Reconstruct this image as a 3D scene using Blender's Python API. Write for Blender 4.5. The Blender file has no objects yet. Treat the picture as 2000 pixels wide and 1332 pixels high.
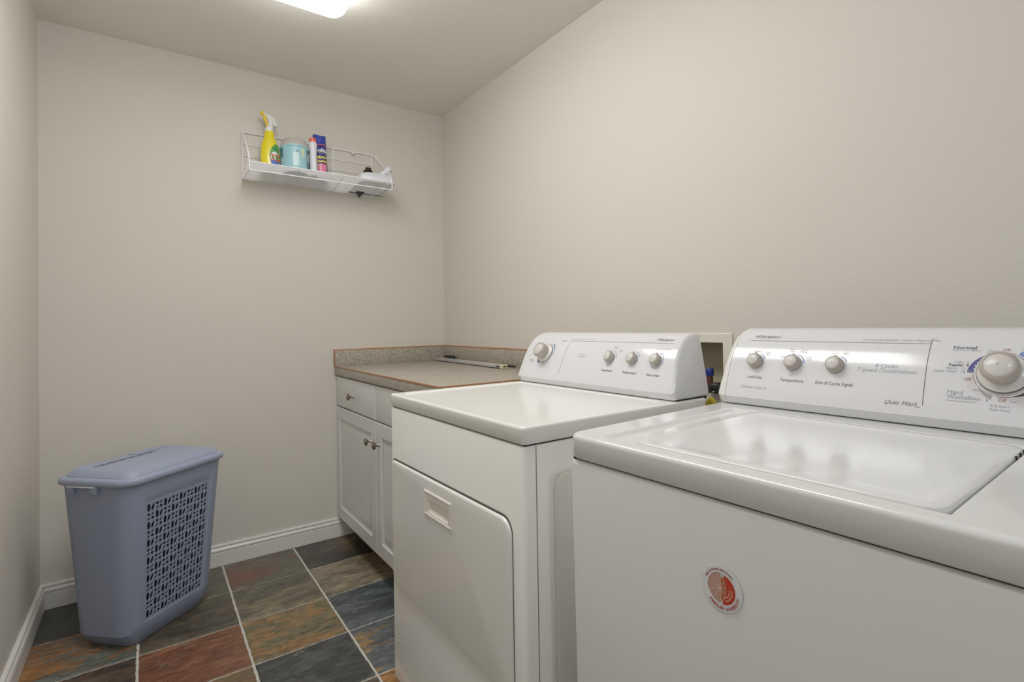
import bpy, bmesh, math, random
from math import sin, cos, pi, radians, sqrt
from mathutils import Vector, Matrix
random.seed(7)
COL = bpy.context.scene.collection
sc = bpy.context.scene

# ------------------------------------------------------------------ materials
def lin(c):
    return tuple(((v / 255 / 12.92) if v / 255 <= 0.04045 else ((v / 255 + 0.055) / 1.055) ** 2.4) for v in c)

MATS = {}
def mat(name, rgb, rough=0.5, metal=0.0, spec=0.5, coat=0.0, noise=0.0, nscale=60, bump=0.0, bscale=200, alpha=1.0, trans=0.0, emit=None, estr=0, srgb=True):
    if name in MATS: return MATS[name]
    m = bpy.data.materials.new(name); m.use_nodes = True
    nt = m.node_tree; b = nt.nodes['Principled BSDF']
    c = lin(rgb) if srgb else rgb
    b.inputs['Base Color'].default_value = (*c, 1)
    b.inputs['Roughness'].default_value = rough
    b.inputs['Metallic'].default_value = metal
    b.inputs['Specular IOR Level'].default_value = spec
    b.inputs['Coat Weight'].default_value = coat
    b.inputs['Coat Roughness'].default_value = 0.08
    b.inputs['Alpha'].default_value = alpha
    b.inputs['Transmission Weight'].default_value = trans
    if emit:
        b.inputs['Emission Color'].default_value = (*emit, 1); b.inputs['Emission Strength'].default_value = estr
    tc = nt.nodes.new('ShaderNodeTexCoord')
    if noise > 0:
        n = nt.nodes.new('ShaderNodeTexNoise'); n.inputs['Scale'].default_value = nscale; n.inputs['Detail'].default_value = 4
        nt.links.new(tc.outputs['Object'], n.inputs['Vector'])
        r = nt.nodes.new('ShaderNodeMapRange'); r.inputs['To Min'].default_value = 1 - noise; r.inputs['To Max'].default_value = 1 + noise
        nt.links.new(n.outputs['Fac'], r.inputs['Value'])
        v = nt.nodes.new('ShaderNodeVectorMath'); v.operation = 'SCALE'; v.inputs[0].default_value = c
        nt.links.new(r.outputs['Result'], v.inputs['Scale']); nt.links.new(v.outputs['Vector'], b.inputs['Base Color'])
    if bump > 0:
        n = nt.nodes.new('ShaderNodeTexNoise'); n.inputs['Scale'].default_value = bscale; n.inputs['Detail'].default_value = 5
        nt.links.new(tc.outputs['Object'], n.inputs['Vector'])
        bp = nt.nodes.new('ShaderNodeBump'); bp.inputs['Strength'].default_value = bump; bp.inputs['Distance'].default_value = 0.002
        nt.links.new(n.outputs['Fac'], bp.inputs['Height']); nt.links.new(bp.outputs['Normal'], b.inputs['Normal'])
    MATS[name] = m
    return m

WALL = mat('wall paint', (200, 195, 184), rough=0.55, spec=0.3, bump=0.35, bscale=70, noise=0.015, nscale=3)
CEIL = mat('ceiling paint', (226, 223, 212), rough=0.7, spec=0.2, bump=0.4, bscale=55)
TRIM = mat('white trim paint', (214, 211, 206), rough=0.35)
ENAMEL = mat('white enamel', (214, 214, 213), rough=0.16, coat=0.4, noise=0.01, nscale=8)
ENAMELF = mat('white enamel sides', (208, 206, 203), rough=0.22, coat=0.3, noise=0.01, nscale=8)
ENAMEL_LIT = mat('dryer lit white enamel', (231, 230, 225), rough=0.2, coat=0.3, noise=0.01, nscale=8)  # same white as the washer, lightened to offset dim light on the dryer
GAPSHADE = mat('shaded gap', (12, 11, 10), rough=0.8)  # near-black colour painting the shade inside narrow openings
GAPGREY = mat('seam grey', (120, 118, 112), rough=0.7)
CONSOLE = mat('console plastic', (214, 214, 218), rough=0.12, coat=0.0, spec=0.7)
CONSOLE_END = mat('console end cap plastic', (222, 221, 217), rough=0.22)
KNOB = mat('warm grey knob plastic', (158, 150, 140), rough=0.35)
KNOBTOP = mat('pale knob cap', (198, 194, 188), rough=0.25)
DIAL = mat('pale dial ring', (205, 203, 198), rough=0.25)
CREAM = mat('cream handle plastic', (222, 219, 207), rough=0.35)
CAB = mat('white cabinet lacquer', (205, 205, 202), rough=0.3, coat=0.2)
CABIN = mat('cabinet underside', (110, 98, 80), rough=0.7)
NICKEL = mat('brushed nickel', (128, 120, 110), rough=0.28, metal=1.0)
EDGE = mat('orange brown edge strip', (148, 96, 56), rough=0.45)
HAMPER = mat('slate blue plastic', (126, 135, 158), rough=0.42, spec=0.4, bump=0.15, bscale=900)
HAMPLID = mat('pale blue grey plastic', (140, 149, 174), rough=0.4, spec=0.4, bump=0.15, bscale=900)
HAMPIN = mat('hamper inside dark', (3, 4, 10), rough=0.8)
WIRE = mat('white coated wire', (238, 238, 242), rough=0.35)
PGREY = mat('print grey', (78, 78, 86), rough=0.5)
PLIGHT = mat('print light grey', (146, 149, 160), rough=0.5)
PBLUE = mat('print dark blue', (28, 30, 112), rough=0.5)
PLBLUE = mat('print light blue', (96, 120, 176), rough=0.5)
PRED = mat('print red', (150, 48, 46), rough=0.5)
PDARK = mat('print dark brown', (46, 38, 36), rough=0.5)
PTAN = mat('print warm grey', (150, 148, 144), rough=0.5)
YEL = mat('yellow bottle plastic', (224, 204, 4), rough=0.3, coat=0.3)
YEL2 = mat('deeper yellow plastic', (228, 190, 10), rough=0.35)
WHITEP = mat('white plastic', (218, 218, 214), rough=0.35)
WHITEB = mat('cool white plastic', (208, 209, 218), rough=0.35)
GREENL = mat('green label', (58, 140, 56), rough=0.4)
BLUEL = mat('blue label', (46, 88, 168), rough=0.4)
REDL = mat('red lettering', (186, 28, 22), rough=0.4)
TEAL = mat('pale teal label', (134, 184, 196), rough=0.35, noise=0.06, nscale=30)
TEALD = mat('dark teal label', (38, 84, 96), rough=0.35)
CLEARG = mat('translucent grey lid', (196, 192, 184), rough=0.2, trans=0.35)
BLUEC = mat('royal blue can', (20, 44, 150), rough=0.25, coat=0.4)
BLUEC2 = mat('deep blue can label', (18, 18, 108), rough=0.25, coat=0.4)
PINK = mat('pink band', (214, 64, 108), rough=0.35)
YTEXT = mat('yellow lettering', (236, 222, 40), rough=0.4)
REDC = mat('red orange cap', (222, 84, 58), rough=0.35)
BRISTLE = mat('brown bristles', (40, 27, 20), rough=0.9, noise=0.3, nscale=150)
BLACK = mat('black rubber', (9, 9, 10), rough=0.5)
ALU = mat('silver bar', (176, 176, 172), rough=0.4, metal=0.3)
PALEY = mat('pale yellow end cap', (206, 200, 150), rough=0.4)
BOXP = mat('cream box plastic', (216, 210, 194), rough=0.4)
BOXIN = mat('shaded box interior', (150, 143, 118), rough=0.6)  # wall tone darkened to carry the shade of the recess
BLUECAP = mat('blue bottle cap', (16, 28, 110), rough=0.3)
BROWNR = mat('red brown label', (70, 30, 20), rough=0.4, noise=0.3, nscale=60)
YHOSE = mat('yellow sheath', (206, 184, 30), rough=0.4)
DIFF = mat('lit diffuser', (250, 250, 248), rough=0.4, emit=(1.0, 0.985, 0.96), estr=8.8)
FIXW = mat('fixture end white', (235, 235, 232), rough=0.4)

def speckle():
    m = bpy.data.materials.new('speckled grey laminate'); m.use_nodes = True
    nt = m.node_tree; b = nt.nodes['Principled BSDF']; L = nt.links
    tc = nt.nodes.new('ShaderNodeTexCoord')
    v = nt.nodes.new('ShaderNodeTexVoronoi'); v.inputs['Scale'].default_value = 330
    L.new(tc.outputs['Object'], v.inputs['Vector'])
    s = nt.nodes.new('ShaderNodeSeparateColor'); L.new(v.outputs['Color'], s.inputs['Color'])
    r = nt.nodes.new('ShaderNodeValToRGB'); cr = r.color_ramp; cr.interpolation = 'LINEAR'
    cols = [(0, (84, 76, 64)), (0.25, (134, 124, 108)), (0.5, (160, 151, 136)), (0.78, (142, 137, 124)), (1.0, (198, 188, 172))]
    cr.elements[0].position = 0; cr.elements[0].color = (*lin(cols[0][1]), 1)
    cr.elements[1].position = 1; cr.elements[1].color = (*lin(cols[-1][1]), 1)
    for p, c in cols[1:-1]:
        e = cr.elements.new(p); e.color = (*lin(c), 1)
    L.new(s.outputs['Red'], r.inputs['Fac']); L.new(r.outputs['Color'], b.inputs['Base Color'])
    b.inputs['Roughness'].default_value = 0.32
    return m
LAM = speckle()

def slate():
    m = bpy.data.materials.new('slate tile'); m.use_nodes = True
    nt = m.node_tree; b = nt.nodes['Principled BSDF']; L = nt.links; N = nt.nodes.new
    tc = N('ShaderNodeTexCoord')
    A = N('ShaderNodeVertexColor'); A.layer_name = 'tile_a'
    B = N('ShaderNodeVertexColor'); B.layer_name = 'tile_b'
    Cc = N('ShaderNodeVertexColor'); Cc.layer_name = 'tile_c'
    sep = N('ShaderNodeSeparateColor'); L.new(Cc.outputs['Color'], sep.inputs['Color'])
    # a per tile offset of the pattern so that no two tiles match
    off = N('ShaderNodeVectorMath'); off.operation = 'SCALE'; off.inputs['Scale'].default_value = 9.0
    L.new(Cc.outputs['Color'], off.inputs[0])
    add = N('ShaderNodeVectorMath'); add.operation = 'ADD'
    L.new(tc.outputs['Object'], add.inputs[0]); L.new(off.outputs['Vector'], add.inputs[1])
    mp = N('ShaderNodeMapping'); mp.inputs['Scale'].default_value = (3.2, 7.5, 4); mp.inputs['Rotation'].default_value = (0, 0, 0.25)
    L.new(add.outputs['Vector'], mp.inputs['Vector'])
    n1 = N('ShaderNodeTexNoise'); n1.inputs['Scale'].default_value = 1.3; n1.inputs['Detail'].default_value = 8; n1.inputs['Roughness'].default_value = 0.62; n1.inputs['Distortion'].default_value = 0.9
    L.new(mp.outputs['Vector'], n1.inputs['Vector'])
    r1 = N('ShaderNodeValToRGB'); r1.color_ramp.elements[0].position = 0.47; r1.color_ramp.elements[1].position = 0.56
    sh = N('ShaderNodeMath'); sh.operation = 'ADD'; L.new(n1.outputs['Fac'], sh.inputs[0])
    sh2 = N('ShaderNodeMath'); sh2.operation = 'MULTIPLY_ADD'; sh2.inputs[1].default_value = 0.4; sh2.inputs[2].default_value = -0.2
    L.new(Cc.outputs['Alpha'], sh2.inputs[0]); L.new(sh2.outputs[0], sh.inputs[1])
    L.new(sh.outputs[0], r1.inputs['Fac'])
    mx = N('ShaderNodeMix'); mx.data_type = 'RGBA'
    L.new(r1.outputs['Color'], mx.inputs['Factor']); L.new(A.outputs['Color'], mx.inputs['A']); L.new(B.outputs['Color'], mx.inputs['B'])
    # mottling
    n2 = N('ShaderNodeTexNoise'); n2.inputs['Scale'].default_value = 3.6; n2.inputs['Detail'].default_value = 10; n2.inputs['Roughness'].default_value = 0.75; n2.inputs['Distortion'].default_value = 1.6
    L.new(mp.outputs['Vector'], n2.inputs['Vector'])
    mr = N('ShaderNodeMapRange'); mr.inputs['From Min'].default_value = 0.3; mr.inputs['From Max'].default_value = 0.72; mr.inputs['To Min'].default_value = 0.12; mr.inputs['To Max'].default_value = 1.45
    L.new(n2.outputs['Fac'], mr.inputs['Value'])
    vm = N('ShaderNodeVectorMath'); vm.operation = 'SCALE'
    L.new(mx.outputs['Result'], vm.inputs[0]); L.new(mr.outputs['Result'], vm.inputs['Scale'])
    # pale mineral veins
    n3 = N('ShaderNodeTexNoise'); n3.inputs['Scale'].default_value = 2.2; n3.inputs['Detail'].default_value = 6; n3.inputs['Roughness'].default_value = 0.7; n3.inputs['Distortion'].default_value = 2.4
    L.new(mp.outputs['Vector'], n3.inputs['Vector'])
    ms = N('ShaderNodeMath'); ms.operation = 'SUBTRACT'; ms.inputs[1].default_value = 0.585; L.new(n3.outputs['Fac'], ms.inputs[0])
    ma = N('ShaderNodeMath'); ma.operation = 'ABSOLUTE'; L.new(ms.outputs[0], ma.inputs[0])
    r3 = N('ShaderNodeMapRange'); r3.inputs['From Min'].default_value = 0.0; r3.inputs['From Max'].default_value = 0.012; r3.inputs['To Min'].default_value = 0.75; r3.inputs['To Max'].default_value = 0.0
    L.new(ma.outputs[0], r3.inputs['Value'])
    n4 = N('ShaderNodeTexNoise'); n4.inputs['Scale'].default_value = 7; L.new(add.outputs['Vector'], n4.inputs['Vector'])
    r4 = N('ShaderNodeMapRange'); r4.inputs['From Min'].default_value = 0.5; r4.inputs['From Max'].default_value = 0.62
    L.new(n4.outputs['Fac'], r4.inputs['Value'])
    mm = N('ShaderNodeMath'); mm.operation = 'MULTIPLY'; L.new(r3.outputs['Result'], mm.inputs[0]); L.new(r4.outputs['Result'], mm.inputs[1])
    mv = N('ShaderNodeMix'); mv.data_type = 'RGBA'; mv.inputs['B'].default_value = (*lin((168, 166, 156)), 1)
    L.new(mm.outputs[0], mv.inputs['Factor']); L.new(vm.outputs['Vector'], mv.inputs['A'])
    L.new(mv.outputs['Result'], b.inputs['Base Color'])
    bp = N('ShaderNodeBump'); bp.inputs['Strength'].default_value = 0.7; bp.inputs['Distance'].default_value = 0.004
    L.new(n2.outputs['Fac'], bp.inputs['Height']); L.new(bp.outputs['Normal'], b.inputs['Normal'])
    rr = N('ShaderNodeMapRange'); rr.inputs['To Min'].default_value = 0.18; rr.inputs['To Max'].default_value = 0.5
    L.new(n2.outputs['Fac'], rr.inputs['Value']); L.new(rr.outputs['Result'], b.inputs['Roughness'])
    b.inputs['Specular IOR Level'].default_value = 0.45
    return m
SLATE = slate()
GROUT = mat('pale grout', (186, 182, 170), rough=0.85, noise=0.08, nscale=80, bump=0.6, bscale=300)

# ------------------------------------------------------------------ object helpers
def obj(name, bm, mats, parent=None, smooth=True, angle=35, recalc=True):
    if recalc: bmesh.ops.recalc_face_normals(bm, faces=bm.faces)
    me = bpy.data.meshes.new(name); bm.to_mesh(me); bm.free()
    for m in (mats if isinstance(mats, (list, tuple)) else [mats]): me.materials.append(m)
    if smooth:
        me.shade_smooth()
        me.set_sharp_from_angle(angle=radians(angle))
    o = bpy.data.objects.new(name, me); COL.objects.link(o)
    if parent: o.parent = parent
    return o

def thing(name, label, cat, loc=(0, 0, 0), rot=(0, 0, 0), group=None):
    o = bpy.data.objects.new(name, None); COL.objects.link(o)
    o.location = loc; o.rotation_euler = rot; o.empty_display_size = 0.1
    o['label'] = label; o['category'] = cat
    if group: o['group'] = group
    return o

def tag(o, label, cat, group=None):
    o['label'] = label; o['category'] = cat
    if group: o['group'] = group
    return o

def struct(name, bm, m, **k):
    o = obj(name, bm, m, **k); o['kind'] = 'structure'; return o

def B(): return bmesh.new()

def box(bm, x0, x1, y0, y1, z0, z1, r=0.0, seg=2, mi=0):
    vs = [bm.verts.new((x, y, z)) for x in (x0, x1) for y in (y0, y1) for z in (z0, z1)]
    idx = [(0, 1, 3, 2), (4, 6, 7, 5), (0, 4, 5, 1), (2, 3, 7, 6), (0, 2, 6, 4), (1, 5, 7, 3)]
    fs = [bm.faces.new([vs[i] for i in f]) for f in idx]
    for f in fs: f.material_index = mi
    if r > 0:
        es = list({e for f in fs for e in f.edges})
        res = bmesh.ops.bevel(bm, geom=es, offset=r, segments=seg, affect='EDGES', profile=0.5)
        for f in res['faces']: f.material_index = mi
    return vs

def rrect(hx, hy, r, n=6, cx=0, cy=0):
    pts = []
    for qx, qy, a0 in ((1, 1, 0), (-1, 1, 90), (-1, -1, 180), (1, -1, 270)):
        for i in range(n + 1):
            a = radians(a0 + 90 * i / n)
            pts.append((cx + qx * (hx - r) + r * cos(a), cy + qy * (hy - r) + r * sin(a)))
    return pts

def loft(bm, loops, cap0=True, cap1=True, mi=0, closed=True):
    """loops: list of lists of 3D points, same length"""
    V = [[bm.verts.new(p) for p in lp] for lp in loops]
    n = len(V[0]); out = []
    for a, b in zip(V[:-1], V[1:]):
        for i in range(n if closed else n - 1):
            j = (i + 1) % n
            try: f = bm.faces.new((a[i], a[j], b[j], b[i])); f.material_index = mi; out.append(f)
            except ValueError: pass
    if cap0: f = bm.faces.new(V[0][::-1]); f.material_index = mi; out.append(f)
    if cap1: f = bm.faces.new(V[-1]); f.material_index = mi; out.append(f)
    return V, out

def lathe(bm, prof, o=(0, 0, 0), axis=(0, 0, 1), n=32, mi=0, cap0=True, cap1=True, mis=None):
    """prof: (radius, height) list; axis: direction of height"""
    ax = Vector(axis).normalized(); t = Vector((0, 1, 0)) if abs(ax.y) < 0.9 else Vector((1, 0, 0))
    u = ax.cross(t).normalized(); w = ax.cross(u).normalized(); o = Vector(o)
    loops = [[o + ax * h + u * (r * cos(2 * pi * i / n)) + w * (r * sin(2 * pi * i / n)) for i in range(n)] for r, h in prof]
    V, fs = loft(bm, loops, cap0, cap1, mi)
    if mis:
        k = 0
        for s in range(len(prof) - 1):
            for i in range(n): fs[k].material_index = mis[s]; k += 1
    return V, fs

def tube(bm, pts, r, n=8, mi=0, closed=False, cap=True):
    pts = [Vector(p) for p in pts]; loops = []
    up = None
    for i, p in enumerate(pts):
        a = pts[i - 1] if (i > 0 or closed) else p
        b = pts[(i + 1) % len(pts)] if (i < len(pts) - 1 or closed) else p
        t = (b - a).normalized()
        if up is None:
            up = Vector((0, 0, 1)) if abs(t.z) < 0.9 else Vector((1, 0, 0))
        u = (up - t * up.dot(t)).normalized(); up = u; w = t.cross(u)
        rr = r[i] if isinstance(r, (list, tuple)) else r
        loops.append([p + u * (rr * cos(2 * pi * k / n)) + w * (rr * sin(2 * pi * k / n)) for k in range(n)])
    if closed: loops.append(loops[0]); cap = False
    loft(bm, loops, cap, cap, mi)

def smooth_path(pts, k=6):
    P = [Vector(p) for p in pts]; out = []
    for i in range(len(P) - 1):
        p0, p1, p2, p3 = P[max(i - 1, 0)], P[i], P[i + 1], P[min(i + 2, len(P) - 1)]
        for j in range(k):
            t = j / k
            out.append(0.5 * ((2 * p1) + (-p0 + p2) * t + (2 * p0 - 5 * p1 + 4 * p2 - p3) * t * t + (-p0 + 3 * p1 - 3 * p2 + p3) * t ** 3))
    out.append(P[-1]); return out

def text2d(s, size, shear=0.0, align='CENTER', bold=0.0, spacing=1.0):
    cu = bpy.data.curves.new('t', 'FONT'); cu.body = s; cu.size = size; cu.shear = shear; cu.align_x = align; cu.align_y = 'CENTER'
    cu.resolution_u = 2; cu.offset = bold; cu.space_character = spacing
    o = bpy.data.objects.new('t', cu); COL.objects.link(o)
    me = bpy.data.meshes.new_from_object(o)
    vs = [(v.co.x, v.co.y) for v in me.vertices]; fs = [tuple(p.vertices) for p in me.polygons]
    bpy.data.objects.remove(o); bpy.data.curves.remove(cu); bpy.data.meshes.remove(me)
    return vs, fs

def put2d(bm, vf, fn, mi=0):
    vs = [bm.verts.new(fn(*p)) for p in vf[0]]
    for f in vf[1]:
        try: g = bm.faces.new([vs[i] for i in f]); g.material_index = mi
        except ValueError: pass

def arc2d(cx, cy, r0, r1, a0, a1, n=24, r0b=None, r1b=None):
    """annular sector; radii may run linearly from r0..r1 to r0b..r1b"""
    r0b = r0 if r0b is None else r0b; r1b = r1 if r1b is None else r1b
    vs, fs = [], []
    for i in range(n + 1):
        t = i / n; a = radians(a0 + (a1 - a0) * t); ri = r0 + (r0b - r0) * t; ro = r1 + (r1b - r1) * t
        vs += [(cx + ri * cos(a), cy + ri * sin(a)), (cx + ro * cos(a), cy + ro * sin(a))]
    for i in range(n): fs.append((2 * i, 2 * i + 1, 2 * i + 3, 2 * i + 2))
    return vs, fs

def line2d(x0, y0, x1, y1, w, n=1):
    d = Vector((x1 - x0, y1 - y0)); L_ = d.length; d /= L_; p = Vector((-d.y, d.x)) * w / 2
    vs, fs = [], []
    for i in range(n + 1):
        c = Vector((x0, y0)) + d * (L_ * i / n)
        vs += [tuple(c - p), tuple(c + p)]
    for i in range(n): fs.append((2 * i, 2 * i + 2, 2 * i + 3, 2 * i + 1))
    return vs, fs

# ------------------------------------------------------------------ dimensions of the room
RX, LX, DY, HZ = 1.4424, -0.3571, 2.9455, 2.4012
BY = -1.55    # wall behind the camera

# ---- walls
bm = B(); box(bm, LX - 0.1, RX + 0.1, DY, DY + 0.1, -0.05, HZ + 0.05); struct('wall_back', bm, WALL, smooth=False)
bm = B(); box(bm, LX - 0.1, LX, BY, DY, -0.05, HZ + 0.05); struct('wall_left', bm, WALL, smooth=False)
bm = B(); box(bm, LX - 0.1, RX + 0.1, BY, DY, HZ, HZ + 0.1); struct('ceiling', bm, CEIL, smooth=False)
# right wall with the cut-out of the recessed outlet box
HY0, HY1, HZ0, HZ1 = 0.975, 1.180, 0.885, 1.060
bm = B()
ys = [BY, HY0, HY1, DY]; zs = [-0.05, HZ0, HZ1, HZ + 0.05]
for i in range(3):
    for j in range(3):
        if i == 1 and j == 1: continue
        v = [bm.verts.new((RX, y, z)) for y, z in ((ys[i], zs[j]), (ys[i + 1], zs[j]), (ys[i + 1], zs[j + 1]), (ys[i], zs[j + 1]))]
        bm.faces.new(v)
bmesh.ops.remove_doubles(bm, verts=bm.verts, dist=1e-5)
for f in bm.faces: f.normal_update()
struct('wall_right', bm, WALL, smooth=False, recalc=False)
# front wall behind the camera with a doorway
bm = B()
DX0, DX1, DZ = 0.15, 0.96, 2.05
box(bm, LX - 0.1, DX0, BY - 0.1, BY, -0.05, HZ + 0.05)
box(bm, DX1, RX + 0.1, BY - 0.1, BY, -0.05, HZ + 0.05)
box(bm, DX0, DX1, BY - 0.1, BY, DZ, HZ + 0.05)
struct('wall_front', bm, WALL, smooth=False)
bm = B()
box(bm, DX0 - 0.06, DX0 + 0.003, BY, BY + 0.015, 0, DZ, 0.003)
box(bm, DX1 - 0.003, DX1 + 0.06, BY, BY + 0.015, 0, DZ, 0.003)
box(bm, DX0 - 0.06, DX1 + 0.06, BY, BY + 0.015, DZ, DZ + 0.06, 0.003)
struct('trim_1', bm, TRIM)
dr = bpy.data.objects.new('door_1', None); COL.objects.link(dr); dr['kind'] = 'structure'; dr.location = (DX0, BY - 0.06, 0)
bm = B(); box(bm, 0.004, DX1 - DX0 - 0.004, -0.02, 0.02, 0.01, DZ - 0.004, 0.003)
for (x0, x1, z0, z1) in ((0.1, 0.36, 0.2, 0.9), (0.45, 0.71, 0.2, 0.9), (0.1, 0.36, 1.05, 1.9), (0.45, 0.71, 1.05, 1.9)):
    box(bm, x0, x1, 0.018, 0.026, z0, z1, 0.006)
o = obj('door_leaf', bm, TRIM, dr); o['kind'] = 'structure'
bm = B(); lathe(bm, [(0.026, 0), (0.026, 0.006), (0.01, 0.01), (0.01, 0.035), (0.024, 0.045), (0.026, 0.06), (0.016, 0.07)], (0.06, 0.02, 0.95), (0, 1, 0))
o = obj('door_knob', bm, NICKEL, dr); o['kind'] = 'structure'

# ---- baseboards (profile: flat board, bead, lip)
bprof = [(0, 0), (0.015, 0), (0.015, 0.062), (0.0125, 0.064), (0.0125, 0.067), (0.0165, 0.070), (0.0165, 0.077), (0.0105, 0.084), (0.0105, 0.089), (0.0135, 0.092), (0.0115, 0.0985), (0, 0.100)]
def baseboard(name, p0, p1, inward):
    bm = B(); p0 = Vector(p0); p1 = Vector(p1); nI = Vector(inward)
    loft(bm, [[Vector((p.x, p.y, 0)) + nI * (d + 0.0002) + Vector((0, 0, z + 0.0005)) for d, z in bprof] for p in (p0, p1)])
    return struct(name, bm, TRIM, smooth=True, angle=25)
baseboard('baseboard_back', (LX, DY, 0), (RX, DY, 0), (0, -1, 0))
baseboard('baseboard_left', (LX, BY, 0), (LX, DY - 0.0168, 0), (1, 0, 0))
baseboard('baseboard_right', (RX, BY, 0), (RX, 1.60, 0), (-1, 0, 0))

# ---- floor: slate tiles on grout
G0, T, K0 = 0.2706, 0.3091, 2.6269
OLIVE, DOLIVE, RUST, DARK, GOLD, TAN, SLATEB, BLK, GREYG, BROWN, ORANGE = ((88, 86, 70), (66, 62, 50), (104, 60, 40), (46, 44, 42), (134, 102, 58), (118, 104, 84), (62, 70, 76), (48, 50, 52), (96, 100, 100), (78, 66, 52), (176, 120, 58))
tiles = {(0, 0): (OLIVE, (110, 66, 48)), (1, 0): ((44, 40, 34), (92, 76, 52)), (-1, 0): (OLIVE, BROWN), (-2, 0): ((48, 48, 46), (60, 62, 58)),
         (0, 1): ((84, 80, 64), (120, 108, 80)), (1, 1): ((108, 98, 76), (134, 120, 96)), (-1, 1): ((66, 60, 48), (84, 76, 58)), (-2, 1): ((92, 96, 88), (142, 92, 46)),
         (0, 2): ((104, 98, 68), (142, 104, 58)), (1, 2): ((56, 62, 66), (78, 86, 90)), (-1, 2): ((112, 62, 40), (126, 78, 50)), (-2, 2): ((80, 62, 48), (62, 54, 46)),
         (0, 3): ((44, 46, 48), (66, 68, 68)), (1, 3): ((84, 90, 94), (150, 118, 66)), (-1, 3): ((96, 80, 52), (112, 84, 54)),
         (0, 4): (BROWN, OLIVE), (1, 4): ((172, 116, 56), (120, 80, 48))}
pal = [OLIVE, DOLIVE, RUST, DARK, GOLD, TAN, SLATEB, BLK, GREYG, BROWN]
bm = B(); la = bm.loops.layers.color.new('tile_a'); lb = bm.loops.layers.color.new('tile_b'); lc = bm.loops.layers.color.new('tile_c')
box(bm, LX - 0.1, RX + 0.1, BY - 0.1, DY + 0.1, -0.10, -0.0035, mi=0)
for i in range(-3, 5):
    for j in range(-1, 15):
        x0, x1 = G0 + (i) * T, G0 + (i + 1) * T
        y1, y0 = K0 - (j - 1) * T, K0 - j * T
        ti = i
        x0, x1 = max(x0, LX - 0.05), min(x1, RX + 0.05); y0, y1 = max(y0, BY - 0.05), min(y1, DY + 0.05)
        if x1 - x0 < 0.02 or y1 - y0 < 0.02: continue
        g = 0.0042
        top = []
        nseg = 26
        cs = [(x0 + g, y0 + g), (x1 - g, y0 + g), (x1 - g, y1 - g), (x0 + g, y1 - g)]
        for k in range(4):
            a, b = cs[k], cs[(k + 1) % 4]
            for s in range(nseg):
                t = s / nseg; jx = random.uniform(-1, 1) * 0.0011 + (0.0012 if random.random() < 0.1 else 0); 
                px, py = a[0] + (b[0] - a[0]) * t, a[1] + (b[1] - a[1]) * t
                if s == 0: top.append((px, py))
                elif k % 2 == 0: top.append((px, py + jx))
                else: top.append((px + jx, py))
        lo = [bm.verts.new((x, y, -0.006)) for x, y in top]; hi = [bm.verts.new((x, y, -0.0012)) for x, y in top]
        cxm, cym = (x0 + x1) / 2, (y0 + y1) / 2
        hh = [bm.verts.new((cxm + (x - cxm) * 0.985, cym + (y - cym) * 0.985, 0.0)) for x, y in top]
        fs = []
        n = len(top)
        for k in range(n):
            fs.append(bm.faces.new((lo[k], lo[(k + 1) % n], hi[(k + 1) % n], hi[k])))
            fs.append(bm.faces.new((hi[k], hi[(k + 1) % n], hh[(k + 1) % n], hh[k])))
        fs.append(bm.faces.new(hh))
        ca, cb = tiles.get((ti, j), None) or (random.choice(pal), random.choice(pal))
        rc = (random.random(), random.random(), random.random(), {(1, 3): 0.36, (-2, 1): 0.42, (0, 0): 0.40, (1, 0): 0.40}.get((ti, j), 0.5))
        for f in fs:
            f.material_index = 1
            for l in f.loops: l[la] = (*[v / 255 for v in ca], 1); l[lb] = (*[v / 255 for v in cb], 1); l[lc] = rc
struct('floor', bm, [GROUT, SLATE], smooth=False)

# ------------------------------------------------------------------ ceiling light
LXc, LYc, LHX, LHY = 0.405, 1.435, 0.212, 0.692
t = thing('ceiling_light', 'long white cloud style ceiling light glowing above the room', 'ceiling light', (LXc, LYc, HZ))
bm = B(); box(bm, -LHX + 0.03, LHX - 0.03, -LHY + 0.03, LHY - 0.03, -0.02, -0.0005, 0.003)
obj('base_plate', bm, FIXW, t)
bm = B(); loops = []
for ins, z in ((0.004, -0.004), (0.0, -0.012), (0.0, -0.040), (0.006, -0.062), (0.022, -0.080), (0.05, -0.090), (0.1, -0.094)):
    loops.append([(x, y, z) for x, y in rrect(LHX - ins, LHY - ins, 0.045 - min(ins, 0.03) * 0.4, 6)])
loft(bm, loops, cap0=False)
obj('diffuser', bm, DIFF, t)

# ------------------------------------------------------------------ wall shelf of white wire
SX0, SX1, SYB, SYF = 0.370, 1.040, 2.937, 2.7234
ZT, ZU, ZB = 2.086, 1.889, 1.850
t = thing('wire_shelf', 'white wire shelf rack hung on the beige back wall', 'shelf', (0, 0, 0))
def zdeck(y): return 1.857 + (SYB - y) / (SYB - SYF) * (ZU - 1.857)
bm = B(); R1 = 0.0026
for x, s in ((SX0, 1), (SX1 - 0.0, -1)):
    pass
XT = 1.010  # right end of the back rail
frame = []
tube(bm, [(SX0, SYB, ZT), (XT, SYB, ZT)], R1)
def side(x, xt):
    return smooth_path([(xt, SYB, ZT), (xt + (x - xt) * 0.25, SYB - 0.035, ZT - 0.024), (xt + (x - xt) * 0.6, 2.836, 2.012), (xt + (x - xt) * 0.9, 2.775, 1.958), (x, 2.738, 1.920), (x, SYF + 0.001, 1.886)], 5)
tube(bm, side(SX0, SX0), R1); tube(bm, side(SX1, XT), R1)
for x in (SX0, SX1):
    tube(bm, smooth_path([(x, SYF, 1.887), (x, SYF, 1.862), (x, SYF + 0.003, ZB + 0.002), (x, SYF + 0.012, ZB)], 4), R1)
    tube(bm, [(x, SYF + 0.012, ZB), (x, SYB, ZB + 0.004)], R1)
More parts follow.
